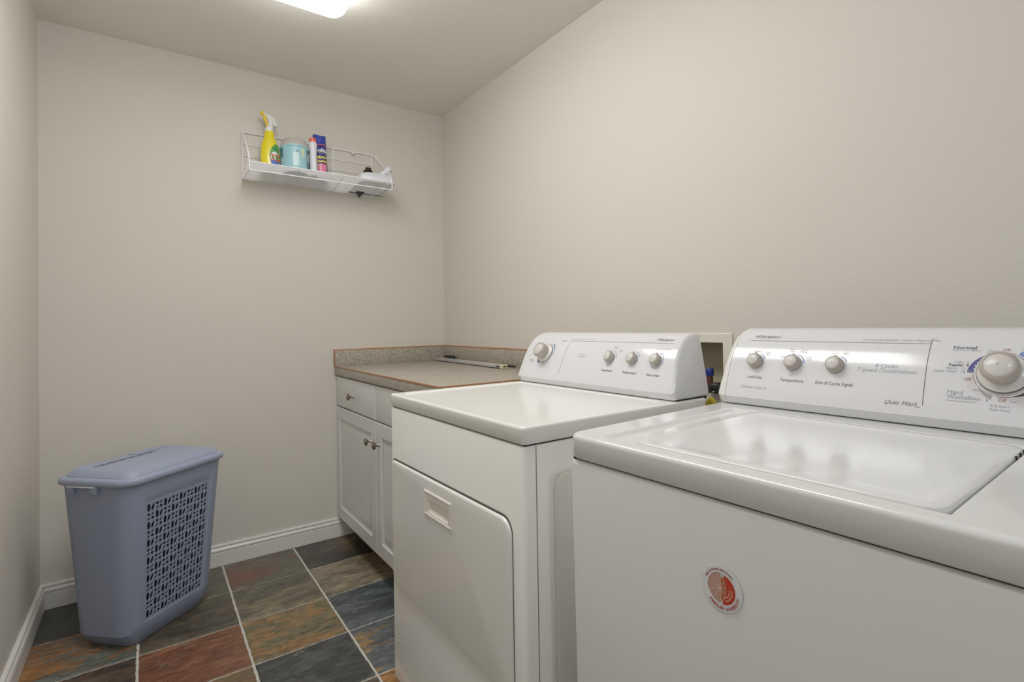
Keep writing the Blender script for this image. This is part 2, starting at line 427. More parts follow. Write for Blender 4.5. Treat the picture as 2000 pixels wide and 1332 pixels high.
tube(bm, [(SX0, SYB, ZB + 0.004), (SX0, SYB, ZT)], R1)
tube(bm, [(SX0, SYF, ZU), (SX1, SYF, ZU)], R1); tube(bm, [(SX0, SYF, ZB), (SX1, SYF, ZB)], R1)
tube(bm, [(SX0, SYB, ZB + 0.004), (SX1, SYB, ZB + 0.004)], 0.0018)
obj('frame', bm, WIRE, t)
for x in (0.5845, 0.7957, 1.006):
    bm = B(); tube(bm, [(x, SYB - 0.002, ZT), (x, SYB - 0.002, 1.860), (x, SYB - 0.006, 1.856), (x, SYF, ZU)], 0.0021)
    obj('upright_wire', bm, WIRE, t)
for z in (2.028, 1.972, 1.915):
    bm = B(); tube(bm, [(SX0, SYB + 0.001, z), (1.006, SYB + 0.001, z)], 0.0014); obj('back_wire', bm, WIRE, t)
bm = B(); n = 30
for i in range(n):
    y = SYF + 0.004 + (SYB - 0.006 - SYF) * i / (n - 1)
    tube(bm, [(SX0, y, zdeck(y) + 0.002), (SX1, y, zdeck(y) + 0.002)], 0.00155, n=6)
obj('deck_wires', bm, WIRE, t)
for x in (0.4705, 0.899):
    bm = B(); lathe(bm, [(0.004, 0), (0.004, 0.014), (0.0095, 0.015), (0.0095, 0.021), (0.007, 0.024)], (x, DY - 0.0005, ZT - 0.008), (0, -1, 0), 20)
    if x > 0.6: obj('mounting_clip', bm, WHITEP, t)
    else: bm.free()

TILT = -math.atan2(ZU - 1.857, SYB - SYF)
def on_deck(y): return zdeck(y) + 0.0045

def wrap(o_, r, zc, ang0, rr=0.0006):
    """map 2D (u,v) onto a cylinder of radius r; ang0 faces (-y)"""
    def f(u, v):
        a = ang0 + u / r
        return Vector((o_[0] + (r + rr) * sin(a), o_[1] - (r + rr) * cos(a), zc + v))
    return f

# ---- spray bottle
t = thing('spray_bottle', 'yellow trigger spray bottle with green and red label, leftmost on the wire shelf', 'spray bottle', (0.476, 2.832, on_deck(2.832) + 0.003), (TILT, 0, radians(0)))
def ell(hx, hy, z, n=32, cx=0): return [(cx + hx * cos(2 * pi * i / n), hy * sin(2 * pi * i / n), z) for i in range(n)]
bm = B()
loft(bm, [ell(0.040, 0.024, 0), ell(0.0435, 0.027, 0.006), ell(0.0425, 0.027, 0.08), ell(0.039, 0.026, 0.125), ell(0.031, 0.023, 0.158), ell(0.0235, 0.020, 0.176), ell(0.0222, 0.0195, 0.184), ell(0.023, 0.0195, 0.19), ell(0.0208, 0.018, 0.205), ell(0.016, 0.016, 0.21)])
obj('bottle_body', bm, YEL, t)
bm = B()
def lab(u, v):   # front face of the bottle
    hx = 0.0437; hx = min(hx, hx)
    x = max(-0.0425, min(0.0425, u)); zz = v
    k = 0.0435 if zz < 0.08 else 0.0435 - (zz - 0.08) * 0.1
    y = -0.0277 * sqrt(max(0, 1 - (x / 0.0437) ** 2)) - 0.0008
    if zz > 0.11: y += (zz - 0.11) * 0.06
    return Vector((x, y, zz))
def blob(cx, cz, rx, rz, k=24): return ([(cx, cz)] + [(cx + rx * cos(2 * pi * i / k), cz + rz * sin(2 * pi * i / k)) for i in range(k)], [(0, i + 1, (i + 1) % k + 1) for i in range(k)])
def grid2d(fn, nu=14, nv=10):
    vs, fs = [], []
    for i in range(nu + 1):
        for j in range(nv + 1): vs.append(fn(i / nu, j / nv))
    for i in range(nu):
        for j in range(nv): a = i * (nv + 1) + j; fs.append((a, a + nv + 1, a + nv + 2, a + 1))
    return vs, fs
put2d(bm, grid2d(lambda u, v: (0.036 - 0.044 * (1 - u) * (0.35 + 0.65 * sin(pi * min(1, 0.12 + v * 0.9)) ** 0.6), 0.022 + 0.115 * v)), lab, 0)
L2 = lambda u, v: lab(u, v) + Vector((0, -0.0004, 0))
L3 = lambda u, v: lab(u, v) + Vector((0, -0.0008, 0))
put2d(bm, grid2d(lambda u, v: (0.002 + 0.033 * u - 0.006 * (1 - u) * v, 0.022 + 0.032 * v)), L2, 1)
put2d(bm, blob(0.017, 0.068, 0.019, 0.029), L2, 3)
put2d(bm, text2d('Spray', 0.021, 0.1, bold=0.0006), lambda u, v: L3(u + 0.018, v + 0.080), 2)
put2d(bm, text2d("'n", 0.009, 0.1), lambda u, v: L3(u + 0.010, v + 0.069), 2)
put2d(bm, text2d('Wash', 0.021, 0.1, bold=0.0006), lambda u, v: L3(u + 0.018, v + 0.055), 2)
for k in range(3): put2d(bm, line2d(0.008, 0.106 + 0.006 * k, 0.03 - 0.003 * k, 0.106 + 0.006 * k, 0.0018, 4), L2, 4)
obj('label', bm, [GREENL, BLUEL, REDL, WHITEP, PDARK], t, smooth=False)
bm = B(); lathe(bm, [(0.0175, 0.205), (0.0185, 0.207), (0.0185, 0.226), (0.015, 0.229)], n=28); obj('collar', bm, WHITEP, t)
bm = B()
prof = smooth_path([(0.004, 0, 0.226), (0.008, 0, 0.25), (0.004, 0, 0.275), (-0.012, 0, 0.293), (-0.03, 0, 0.300)], 4)
tube(bm, prof, [0.0145 - 0.0085 * i / (len(prof) - 1) for i in range(len(prof))], n=14)
tube(bm, smooth_path([(-0.005, 0, 0.292), (0.012, 0, 0.285), (0.026, 0, 0.262), (0.028, 0, 0.240)], 4), 0.0085, n=12)
obj('sprayer_head', bm, WHITEP, t)
bm = B()
tube(bm, smooth_path([(-0.018, 0, 0.292), (-0.016, 0, 0.27), (-0.009, 0, 0.250), (-0.012, 0, 0.232)], 4), [0.0075] * 5 + [0.006] * 4 + [0.0045] * 4, n=10)
tube(bm, [(-0.022, 0, 0.299), (-0.034, 0, 0.303), (-0.037, 0, 0.304)], [0.0095, 0.0085, 0.006], n=14)
obj('trigger', bm, YEL2, t)

# ---- teal tub
t = thing('powder_tub', 'round pale teal tub with cloudy grey domed lid on the wire shelf', 'tub', (0.584, 2.815, on_deck(2.815) + 0.001), (TILT, 0, 0))
RT = 0.066
bm = B(); lathe(bm, [(RT - 0.006, 0), (RT - 0.002, 0.004), (RT, 0.10), (RT, 0.122), (RT + 0.003, 0.124), (RT + 0.003, 0.131), (RT - 0.003, 0.133)], n=48, mis=[1, 0, 0, 2, 2, 2])
obj('tub_body', bm, [TEAL, WHITEP, TEAL], t)
bm = B(); lathe(bm, [(RT - 0.003, 0.133), (RT - 0.004, 0.150), (RT - 0.008, 0.166), (RT - 0.014, 0.174), (RT - 0.03, 0.177)], n=48, cap0=False)
obj('lid', bm, CLEARG, t)
bm = B(); W_ = wrap((0, 0), RT, 0, 0)
def band2d(a0, a1, v0, v1, n=10): return grid2d(lambda u, v: ((a0 + (a1 - a0) * u) * RT, v0 + (v1 - v0) * v), n, 2)
put2d(bm, band2d(0.72, 1.35, 0.012, 0.118), W_, 0)
put2d(bm, band2d(-1.45, -1.12, 0.07, 0.118), W_, 0)
put2d(bm, band2d(-0.35, 0.10, 0.020, 0.090), W_, 1)
put2d(bm, band2d(0.25, 0.5, 0.07, 0.115), W_, 2)
for k in range(3): put2d(bm, band2d(-0.12, 0.06, 0.098 - 0.004 * k, 0.0995 - 0.004 * k, 5), W_, 0)
W2 = wrap((0, 0), RT, 0, 0, 0.001)
put2d(bm, text2d('OXI', 0.028, bold=0.0008), lambda u, v: W2(0.95 * RT - v, 0.078 + u), 3)
obj('label', bm, [TEALD, mat('label pale aqua', (176, 208, 212), rough=0.35), mat('label yellow green', (186, 206, 160), rough=0.35), WHITEP], t, smooth=False)

# ---- white bottle with red cap
t = thing('red_capped_bottle', 'slim white bottle with red cap between the teal tub and blue can', 'bottle', (0.664, 2.785, on_deck(2.785) + 0.001), (TILT, 0, 0))
bm = B(); lathe(bm, [(0.0155, 0), (0.0175, 0.004), (0.0175, 0.06), (0.0160, 0.10), (0.0155, 0.122), (0.0190, 0.148), (0.0195, 0.165), (0.0155, 0.172)], n=28); obj('bottle_body', bm, WHITEB, t)
bm = B(); lathe(bm, [(0.0172, 0.171), (0.0176, 0.174), (0.0176, 0.189), (0.016, 0.191)], n=28); obj('cap', bm, REDC, t)
bm = B(); W_ = wrap((0, 0), 0.0180, 0, 0)
put2d(bm, grid2d(lambda u, v: ((0.5 + 0.9 * u) * 0.0197, 0.02 + 0.07 * v), 6, 2), W_, 0)
put2d(bm, grid2d(lambda u, v: ((0.6 + 0.7 * u) * 0.0197, 0.09 + 0.018 * v * u), 6, 2), W_, 1)
obj('label', bm, [mat('tan label', (168, 150, 120), rough=0.4), REDL], t, smooth=False)

# ---- blue can
t = thing('aerosol_can', 'tall blue carpet cleaner aerosol can with yellow and white lettering', 'aerosol can', (0.712, 2.845, on_deck(2.845) + 0.001), (TILT, 0, 0))
RC = 0.0335
bm = B(); lathe(bm, [(RC - 0.003, 0), (RC, 0.003), (RC, 0.188), (RC - 0.0015, 0.192), (RC - 0.003, 0.194)], n=40, mis=[0, 1, 0, 0]); obj('can_body', bm, [BLUEC, BLUEC2], t)
bm = B()
nn = 48; ang = [2 * pi * i / nn for i in range(nn)]
def captop(a): return 0.238 + 0.007 * abs(cos(a)) ** 1.5 - 0.006 * abs(sin(a)) ** 2
loft(bm, [[(RC * 0.985 * cos(a), RC * 0.985 * sin(a), 0.192) for a in ang], [(RC * 0.985 * cos(a), RC * 0.985 * sin(a), 0.215) for a in ang], [((RC * 0.97) * cos(a), (RC * 0.97) * sin(a), captop(a)) for a in ang], [((RC * 0.85) * cos(a), (RC * 0.85) * sin(a), captop(a) - 0.001) for a in ang], [((RC * 0.8) * cos(a), (RC * 0.8) * sin(a), 0.222) for a in ang]])
obj('cap', bm, BLUEC, t)
bm = B(); W_ = wrap((0, 0), RC, 0, 0); W2 = wrap((0, 0), RC, 0, 0, 0.001)
fa = radians(10)
put2d(bm, grid2d(lambda u, v: ((-0.95 + 1.9 * u) * RC, 0.178 + 0.004 * v + 0.004 * sin(pi * u)), 14, 1), W_, 3)
put2d(bm, text2d('oolite', 0.030, bold=0.0008), lambda u, v: W2(u + 0.000, v + 0.152), 0)
put2d(bm, line2d(-0.026, 0.136, 0.028, 0.136, 0.0015, 12), W2, 0)
put2d(bm, text2d('HEAVY', 0.021, bold=0.0006), lambda u, v: W2(u + 0.002, v + 0.114), 1)
put2d(bm, text2d('TRAFFIC', 0.0165, bold=0.0006), lambda u, v: W2(u + 0.002, v + 0.092), 1)
put2d(bm, grid2d(lambda u, v: ((-0.6 + 1.25 * u) * RC, 0.032 + 0.048 * v), 10, 1), W_, 2)
for k in range(6): put2d(bm, line2d(-0.018 + 0.007 * k, 0.034, -0.018 + 0.007 * k, 0.078, 0.0016), W2, 4)
put2d(bm, line2d(-0.02, 0.03, 0.022, 0.03, 0.004, 8), W2, 5)
obj('label', bm, [WHITEP, YTEXT, PINK, REDC, mat('pale pink', (230, 200, 225), rough=0.4), PDARK], t, smooth=False)

# ---- dustpan (white, lying tipped towards the wall) and its brush
t = thing('dustpan', 'white plastic dustpan with ringed handle at the right end of the wire shelf', 'dustpan', (0, 0, 0))
bm = B()
# pan: back mouth (at the wall) wide and low, front hood round
def panring(sx, y, z, h, cx):   # a hood arch across x
    n = 18; pts = []
    for i in range(n + 1):
        a = pi * i / n; e = 0.45
        pts.append((cx - sx * math.copysign(abs(cos(a)) ** e, cos(a)), y, z + h * sin(a) ** 0.6))
    return pts
R_ = [panring(0.094, 2.930, 1.866, 0.014, 0.966), panring(0.097, 2.895, 1.868, 0.034, 0.968), panring(0.100, 2.85, 1.874, 0.058, 0.972), panring(0.099, 2.80, 1.882, 0.060, 0.975), panring(0.090, 2.760, 1.889, 0.048, 0.978), panring(0.066, 2.742, 1.892, 0.024, 0.980)]
V, _ = loft(bm, R_, cap0=False, cap1=True, closed=True)
obj('pan', bm, WHITEB, t)
bm = B()
hp = [Vector((0.984, 2.800, 1.915)), Vector((1.000, 2.792, 1.932)), Vector((1.030, 2.780, 1.960)), Vector((1.045, 2.774, 1.974))]
tube(bm, hp, [0.021, 0.014, 0.0145, 0.0155], n=20, cap=False)
hr = hp[3]; ax = (hp[3] - hp[2]).normalized()
lathe(bm, [(0.0145, -0.001), (0.0180, 0.0), (0.0200, 0.004), (0.0185, 0.008), (0.0150, 0.009), (0.0125, 0.004), (0.0120, -0.015)], hr, ax, 24, cap0=False, cap1=True)
obj('handle', bm, WHITEB, t)
bm = B(); box(bm, 0.872, 1.062, 2.926, 2.936, 1.8585, 1.8645, 0.001); obj('rubber_lip', bm, BLACK, t)
t2 = thing('hand_brush', 'dark brown bristled hand brush tucked behind the white dustpan', 'brush', (0.975, 2.905, 1.945), (0, 0, 0))
bm = B()
for i in range(420):
    u = random.uniform(-1, 1); v = random.uniform(-1, 1)
    x = 0.040 * u; yy = 0.010 * v
    zt = 0.076 * (1 - abs(u) ** 2.2) + random.uniform(-0.006, 0.006) - 0.018
    tube(bm, [(x * 0.8, yy * 0.6, -0.02), (x * 1.0 + random.uniform(-0.003, 0.003), yy, zt)], [0.0011, 0.0006], n=4)
obj('bristles', bm, BRISTLE, t2, smooth=False)
bm = B()
loft(bm, [[(-0.040, -0.006, -0.022), (0.034, -0.006, -0.022), (0.034, 0.008, -0.022), (-0.040, 0.008, -0.022)], [(-0.069, -0.004, -0.088), (-0.028, -0.004, -0.088), (-0.028, 0.006, -0.088), (-0.069, 0.006, -0.088)], [(-0.055, -0.002, -0.114), (-0.050, -0.002, -0.114), (-0.050, 0.003, -0.114), (-0.055, 0.003, -0.114)]])
obj('brush_block', bm, BLACK, t2)

# ------------------------------------------------------------------ laundry hamper
t = thing('laundry_hamper', 'slate blue plastic laundry hamper with lidded top and leaf-shaped perforations', 'laundry hamper', (-0.007, 2.568, 0.0), (0, 0, radians(43)))
lv = [(0.006, 0.158, 0.088, 0.03), (0.001, 0.150, 0.080, 0.03)]
NA = 8
def hl(z):  # half length and half width of the body at height z
    k = (z - 0.05) / 0.535
    return 0.190 + 0.023 * k, 0.117 + 0.038 * k
zt0, zt1 = 0.075, 0.540
def ringpts(hx, hy, r, z, px):
    """rounded rectangle with two extra vertices on the front (-y) edge at x = -px and px"""
    pts = []
    for qx, qy, a0 in ((1, 1, 0), (-1, 1, 90), (-1, -1, 180)):
        for i in range(NA + 1):
            a = radians(a0 + 90 * i / NA); pts.append((qx * (hx - r) + r * cos(a), qy * (hy - r) + r * sin(a), z))
    k1 = len(pts)
    pts += [(-px, -hy, z), (px, -hy, z)]
    for i in range(NA + 1):
        a = radians(270 + 90 * i / NA); pts.append(((hx - r) + r * cos(a), -(hy - r) + r * sin(a), z))
    return pts, k1
zs = [0.05, zt0, zt1, 0.590]
rings = []
for hx, hy, r, z in ((0.156, 0.096, 0.035, 0.001), (0.159, 0.099, 0.038, 0.005)):
    p, k1 = ringpts(hx, hy, r, z, 0.09); rings.append(p)
pxs = {0.05: 0.120, zt0: 0.130, zt1: 0.147, 0.590: 0.147}
for z in zs:
    hx, hy = hl(z); p, k1 = ringpts(hx, hy, 0.058, z, min(pxs[z], hx - 0.06)); rings.append(p)
bm = B(); V, fs = loft(bm, rings, cap0=True, cap1=False)
# open the panel between zt0 and zt1
bm.faces.ensure_lookup_table()
va, vb, vc, vd = V[3][k1], V[3][k1 + 1], V[4][k1 + 1], V[4][k1]
pf = [f for f in bm.faces if set(f.verts) == {va, vb, vc, vd}][0]
quad = [v.co.copy() for v in (va, vb, vc, vd)]
bm.faces.remove(pf)
# recess lip
dpt = Vector((0, 0.009, 0)); ins = 0.006
iq = [quad[0] + Vector((0.002, 0.002, 0.001)), quad[1] + Vector((-ins, 0.002, 0.001)), quad[2] + Vector((-ins, 0, -0.030)) + dpt, quad[3] + Vector((0.003, 0, -0.030)) + dpt]
iv = [bm.verts.new(p) for p in iq]
for i in range(4): bm.faces.new(([va, vb, vc, vd][i], [va, vb, vc, vd][(i + 1) % 4], iv[(i + 1) % 4], iv[i]))
obj('body', bm, HAMPER, t, angle=24)
# perforated panel: 2D filled curve with holes, mapped on the tilted quad
PW, PH = 2 * 0.138, zt1 - zt0 - 0.030
cu = bpy.data.curves.new('p', 'CURVE'); cu.dimensions = '2D'; cu.fill_mode = 'BOTH'
def spl(pts):
    s = cu.splines.new('POLY'); s.points.add(len(pts) - 1)
    for p, q in zip(s.points, pts): p.co = (q[0], q[1], 0, 1)
    s.use_cyclic_u = True
spl([(0, 0), (PW, 0), (PW, PH), (0, PH)])
def leaf(cx, cy, w, h, tip):   # rounded on one diagonal, pointed on the other
    if tip == 0: q = [(-1, -0.55), (-0.55, -1), (0.5, -1), (1, -0.6), (1, 0.5), (0.55, 0.85), (0.0, 1), (-0.6, 0.9), (-1, 0.5)]
    elif tip == 1: q = [(-0.7, -1), (0.1, -0.85), (0.7, -0.4), (1, 0.2), (1, 1), (0.2, 0.75), (-0.6, 0.25), (-1, -0.3)]
    else: q = [(-1, -0.6), (-0.5, -1), (0.6, -1), (1, -0.6), (1, 0.6), (0.5, 1), (-0.6, 1), (-1, 0.5)]
    spl([(cx + w * a, cy + h * b) for a, b in q])
NC, NR = 8, 13
cw, ch = PW * 0.955 / NC, PH * 0.965 / NR
ox, oy = PW * 0.022, PH * 0.012
for i in range(NC):
    for j in range(NR):
        cx, cy = ox + (i + 0.5) * cw, oy + (j + 0.5) * ch
        if (i + j) % 2 == 0:
            leaf(cx - cw * 0.235, cy, cw * 0.185, ch * 0.445, 0); leaf(cx + cw * 0.235, cy, cw * 0.20, ch * 0.46, 1)
        else:
            leaf(cx - cw * 0.23, cy + ch * 0.23, cw * 0.17, ch * 0.165, 2); leaf(cx + cw * 0.23, cy + ch * 0.24, cw * 0.19, ch * 0.19, 1)
            leaf(cx - cw * 0.23, cy - ch * 0.24, cw * 0.19, ch * 0.19, 1); leaf(cx + cw * 0.23, cy - ch * 0.22, cw * 0.17, ch * 0.165, 2)
to = bpy.data.objects.new('p', cu); COL.objects.link(to); pm = bpy.data.meshes.new_from_object(to)
bpy.data.objects.remove(to)
def pq(x, y):
    u, v = x / PW, y / PH
    a = iq[0].lerp(iq[1], u); b = iq[3].lerp(iq[2], u)
    return a.lerp(b, v)
bm = B(); vs = [bm.verts.new(pq(v.co.x, v.co.y)) for v in pm.vertices]
for p in pm.polygons:
    try: bm.faces.new([vs[i] for i in p.vertices])
    except ValueError: pass
r = bmesh.ops.extrude_face_region(bm, geom=list(bm.faces)); bmesh.ops.translate(bm, verts=[e for e in r['geom'] if isinstance(e, bmesh.types.BMVert)], vec=(0, 0.0025, 0))
obj('perforated_panel', bm, HAMPER, t, smooth=False)
# dark inner lining: what one sees through the holes is the unlit inside
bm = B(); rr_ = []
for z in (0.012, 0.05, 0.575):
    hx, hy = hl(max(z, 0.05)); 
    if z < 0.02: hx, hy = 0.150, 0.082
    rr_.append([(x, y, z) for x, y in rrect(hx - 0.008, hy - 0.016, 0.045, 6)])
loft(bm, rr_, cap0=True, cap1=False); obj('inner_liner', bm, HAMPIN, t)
# rim and lid
bm = B()
LP = [(0.211, 0.153, 0.586, 0.05), (0.222, 0.162, 0.583, 0.06), (0.226, 0.166, 0.588, 0.062), (0.226, 0.166, 0.600, 0.062), (0.223, 0.163, 0.606, 0.06), (0.216, 0.156, 0.608, 0.055), (0.207, 0.147, 0.608, 0.05)]
loft(bm, [[(x, y, z) for x, y in rrect(a, b, r_, 8)] for a, b, z, r_ in LP])
obj('rim', bm, HAMPLID, t, angle=50)
bm = B()
LP = [(0.206, 0.146, 0.6065, 0.045), (0.206, 0.146, 0.609, 0.045), (0.204, 0.144, 0.6125, 0.045), (0.188, 0.130, 0.629, 0.035), (0.183, 0.126, 0.631, 0.032), (0.182, 0.125, 0.6312, 0.032)]
loops = [[(x, y, z) for x, y in rrect(a, b, r_, 8)] for a, b, z, r_ in LP]
loft(bm, loops)
# raised back ledge and grip dent near the right end
box(bm, 0.02, 0.17, 0.080, 0.118, 0.630, 0.6345, 0.003)
lid = obj('lid', bm, HAMPLID, t, angle=30)
bm = B()
for k in range(26):
    x = -0.150 + 0.0094 * k; yv = 0.058
    if k % 4 != 2:
        for dy_ in (-0.004, 0.005): box(bm, x - 0.003, x + 0.002, yv + dy_ - 0.003, yv + dy_ + 0.003, 0.6312, 0.6317)
    else: box(bm, x - 0.003, x + 0.004, yv - 0.008, yv + 0.008, 0.6312, 0.6317)
obj('lid_vents', bm, HAMPIN, lid, smooth=False)
for y in (0.078, -0.018):
    bm = B(); box(bm, -0.2245, -0.208, y - 0.013, y + 0.013, 0.556, 0.586, 0.002); obj('rim_lug', bm, HAMPER, t)
bm = B(); box(bm, -0.2262, -0.2235, -0.020, 0.090, 0.5795, 0.5835, 0.0008); obj('latch_strip', bm, WHITEP, t)

# ------------------------------------------------------------------ base cabinet
CXF, CXB, CY0, CY1 = 0.799, RX - 0.002, 1.668, DY - 0.0175
t = thing('base_cabinet', 'white two-door two-drawer base cabinet standing in the far corner', 'cabinet', (CXF, CY1, 0))
dx = CXB - CXF
W_c = CY1 - CY0
bm = B()
box(bm, 0.0195, dx, -W_c, 0.0, 0.106, 0.864, 0.001)
box(bm, 0.0185, dx, -0.0005, 0.0168, 0.106, 0.864)
obj('carcass', bm, CAB, t)
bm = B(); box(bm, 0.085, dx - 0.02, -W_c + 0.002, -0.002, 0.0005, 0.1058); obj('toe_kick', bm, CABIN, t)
def knob(parent, y, z):
    bm = B(); lathe(bm, [(0.007, 0), (0.0065, 0.003), (0.005, 0.006), (0.005, 0.015), (0.010, 0.018), (0.0165, 0.022), (0.0175, 0.026), (0.015, 0.030), (0.007, 0.033)], (0, y, z), (-1, 0, 0), 28)
    return obj('knob', bm, NICKEL, parent)
def fr_loop(y0, y1, z0, z1, x): return [(x, y0, z0), (x, y1, z0), (x, y1, z1), (x, y0, z1)]
def panel_door(y0, y1, z0, z1):
    bm = B(); L = []
    for ins, x in ((0.0, 0.0185), (0.0, 0.002), (0.002, 0.0), (0.0585, 0.0), (0.062, 0.004), (0.070, 0.0075), (0.074, 0.0078), (0.080, 0.0072), (0.098, 0.0018), (0.102, 0.0018)):
        L.append(fr_loop(y0 + ins, y1 - ins, z0 + ins, z1 - ins, x))
    loft(bm, L)
    return obj('door', bm, CAB, t, angle=20)
def edge_front(y0, y1, z0, z1):
    bm = B(); L = [fr_loop(y0 + i, y1 - i, z0 + i, z1 - i, x) for i, x in ((0, 0.0185), (0, 0.004), (0.002, 0.001), (0.005, 0.0))]
    loft(bm, L); return obj('drawer', bm, CAB, t, angle=20)
mid = 2.328 - CY1
d = panel_door(mid + 0.002, -0.003 + 0.014, 0.112, 0.697); knob(d, 2.431 - CY1 - 0.045, 0.602)
d = panel_door(-W_c + 0.002, mid - 0.002, 0.112, 0.697); knob(d, 2.334 - CY1 - 0.055, 0.603)
d = edge_front(mid + 0.002, -0.003 + 0.014, 0.704, 0.858); knob(d, (mid + 0.0) / 2 + 0.016, 0.777)
d = edge_front(-W_c + 0.002, mid - 0.002, 0.704, 0.858); knob(d, (-W_c + mid) / 2, 0.777)

# ---- worktop
t = thing('countertop', 'speckled grey laminate countertop with orange-brown edges and low backsplash', 'countertop', (0.7925, DY, 0.9105))
cd = RX - 0.7925; cl = 1.285
bm = B(); box(bm, 0.0, cd - 0.001, -cl, -0.0005, -0.0445, 0.0, 0.0012); obj('slab', bm, LAM, t)
bm = B(); box(bm, 0.0, cd - 0.021, -0.021, -0.0006, 0.0002, 0.0855, 0.0006); o = obj('backsplash', bm, LAM, t)
bm = B(); box(bm, -0.0002, cd - 0.021, -0.0213, -0.0006, 0.0835, 0.0900, 0.0008); box(bm, -0.0045, 0.0, -0.0215, -0.0006, 0.0, 0.0895, 0.0008); obj('edge_strip', bm, EDGE, o)
bm = B(); box(bm, cd - 0.021, cd - 0.001, -cl, -0.0006, 0.0002, 0.0855, 0.0006); o = obj('backsplash', bm, LAM, t)
bm = B(); box(bm, cd - 0.0213, cd - 0.001, -cl, -0.0006, 0.0835, 0.0900, 0.0008); box(bm, cd - 0.0215, cd - 0.001, -cl - 0.0035, -cl, 0.0, 0.0895, 0.0008); obj('edge_strip', bm, EDGE, o)
bm = B()
box(bm, -0.0012, 0.0050, -cl - 0.0012, -0.0005, -0.0060, 0.0010, 0.0006); box(bm, 0.0, cd - 0.001, -cl - 0.0012, -cl + 0.006, -0.0060, 0.0010, 0.0006)
obj('edge_strip', bm, EDGE, t)

# ---- things on the worktop
t = thing('metal_bar', 'long silver metal bar with a pale yellow end lying on the countertop', 'metal bar', (1.372, 2.900, 0.9115), (0, 0, math.atan2(-(2.900 - 2.105), 1.338 - 1.372)))
LB = 0.795
bm = B(); box(bm, 0, LB - 0.012, -0.014, 0.014, 0.002, 0.018, 0.0015); obj('rail', bm, ALU, t)
bm = B(); box(bm, 0.002, LB - 0.02, -0.0155, 0.0155, 0.0, 0.003, 0.0005); obj('rubber_strip', bm, BLACK, t)
bm = B(); box(bm, LB - 0.0118, LB + 0.006, -0.0155, 0.0155, 0.0002, 0.0195, 0.002); o = obj('end_cap', bm, PALEY, t)
bm = B(); box(bm, LB + 0.0055, LB + 0.0072, -0.009, 0.009, 0.007, 0.014, 0.0006); obj('slot', bm, BLACK, o); bm = B(); box(bm, LB - 0.055, LB - 0.022, -0.0156, -0.0138, 0.006, 0.013, 0.0005); obj('slot', bm, BLACK, o)
bm = B(); lathe(bm, [(0.003, 0), (0.005, 0.01), (0.0055, 0.02), (0.0055, 0.13), (0.004, 0.145)], (1.402, 2.105, 0.9175), (0.0, 1, 0), 16)
tag(obj('black_marker', bm, BLACK), 'thin black marker lying against the right backsplash by the dryer', 'marker')
t = thing('black_clamp', 'small black clamp at the far corner end of the silver bar', 'clamp', (1.403, 2.80, 0.911))
bm = B(); box(bm, -0.012, 0.012, -0.05, 0.05, 0.0, 0.034, 0.005); obj('body', bm, BLACK, t)
bm = B(); tube(bm, smooth_path([(0, -0.05, 0.012), (0, -0.09, 0.012), (0, -0.13, 0.006)], 4), 0.004); obj('handle', bm, BLACK, t)

# ------------------------------------------------------------------ appliances
prof = [(.497, .0), (.486, .018), (.493, .040), (.503, .066), (.515, .095), (.530, .121), (.548, .144), (.568, .161), (.590, .172), (.615, .177)]
S = [0.0]
for p, q in zip(prof[:-1], prof[1:]): S.append(S[-1] + math.hypot(q[0] - p[0], q[1] - p[1]))
def cr_(p, t):
    return p
def surf(s):
    s = max(S[1], min(S[-1] - 1e-6, s))
    for i in range(1, len(S) - 1):
        if s <= S[i + 1]: break
    t = (s - S[i]) / (S[i + 1] - S[i])
    P = [Vector(prof[max(1, i - 1)]), Vector(prof[i]), Vector(prof[i + 1]), Vector(prof[min(len(prof) - 1, i + 2)])]
    p = 0.5 * ((2 * P[1]) + (-P[0] + P[2]) * t + (2 * P[0] - 5 * P[1] + 4 * P[2] - P[3]) * t * t + (-P[0] + 3 * P[1] - 3 * P[2] + P[3]) * t ** 3)
    dd = 0.5 * ((-P[0] + P[2]) + 2 * (2 * P[0] - 5 * P[1] + 4 * P[2] - P[3]) * t + 3 * (-P[0] + 3 * P[1] - 3 * P[2] + P[3]) * t * t)
    dd.normalize()
    return p, dd, Vector((-dd.y, dd.x))
FINE = [Vector(prof[0])] + [surf(S[1] + (S[-1] - S[1]) * i / 28)[0] for i in range(29)] + [Vector((.632, .1765)), Vector((.641, .170)), Vector((.643, .150)), Vector((.643, 0))]
CENTER = Vector((.575, .07))
def console_mesh(b0, b1, e0, e1):
    """b0<b1; e0/e1 = True rounds that end like an end cap"""
    bm = B()
    def ring(b, shrink, lean, sgn):
        out = []
        for p in FINE:
            d = (CENTER - p); L = d.length; q = p + d / L * shrink
            q = Vector((q.x, max(q.y, 0.0)))
            out.append((q.x, b + sgn * lean * (q.y / .177), q.y))
        return out
    rings = []
    if e0: rings += [ring(b0 + a, s, l, 1) for a, s, l in ((0.0, 0.014, 0.030), (0.0012, 0.0085, 0.030), (0.0035, 0.005, 0.029), (0.008, 0.0018, 0.026), (0.013, 0.0004, 0.022), (0.019, 0, 0.018))]
    else: rings.append(ring(b0, 0, 0, 1))
    if e1: rings += [ring(b1 - a, s, l, -1) for a, s, l in ((0.019, 0, 0.006), (0.013, 0.0004, 0.009), (0.008, 0.0018, 0.011), (0.0035, 0.005, 0.012), (0.0012, 0.0085, 0.012), (0.0, 0.014, 0.012))]
    else: rings.append(ring(b1, 0, 0, 1))
    loft(bm, rings)
    return bm

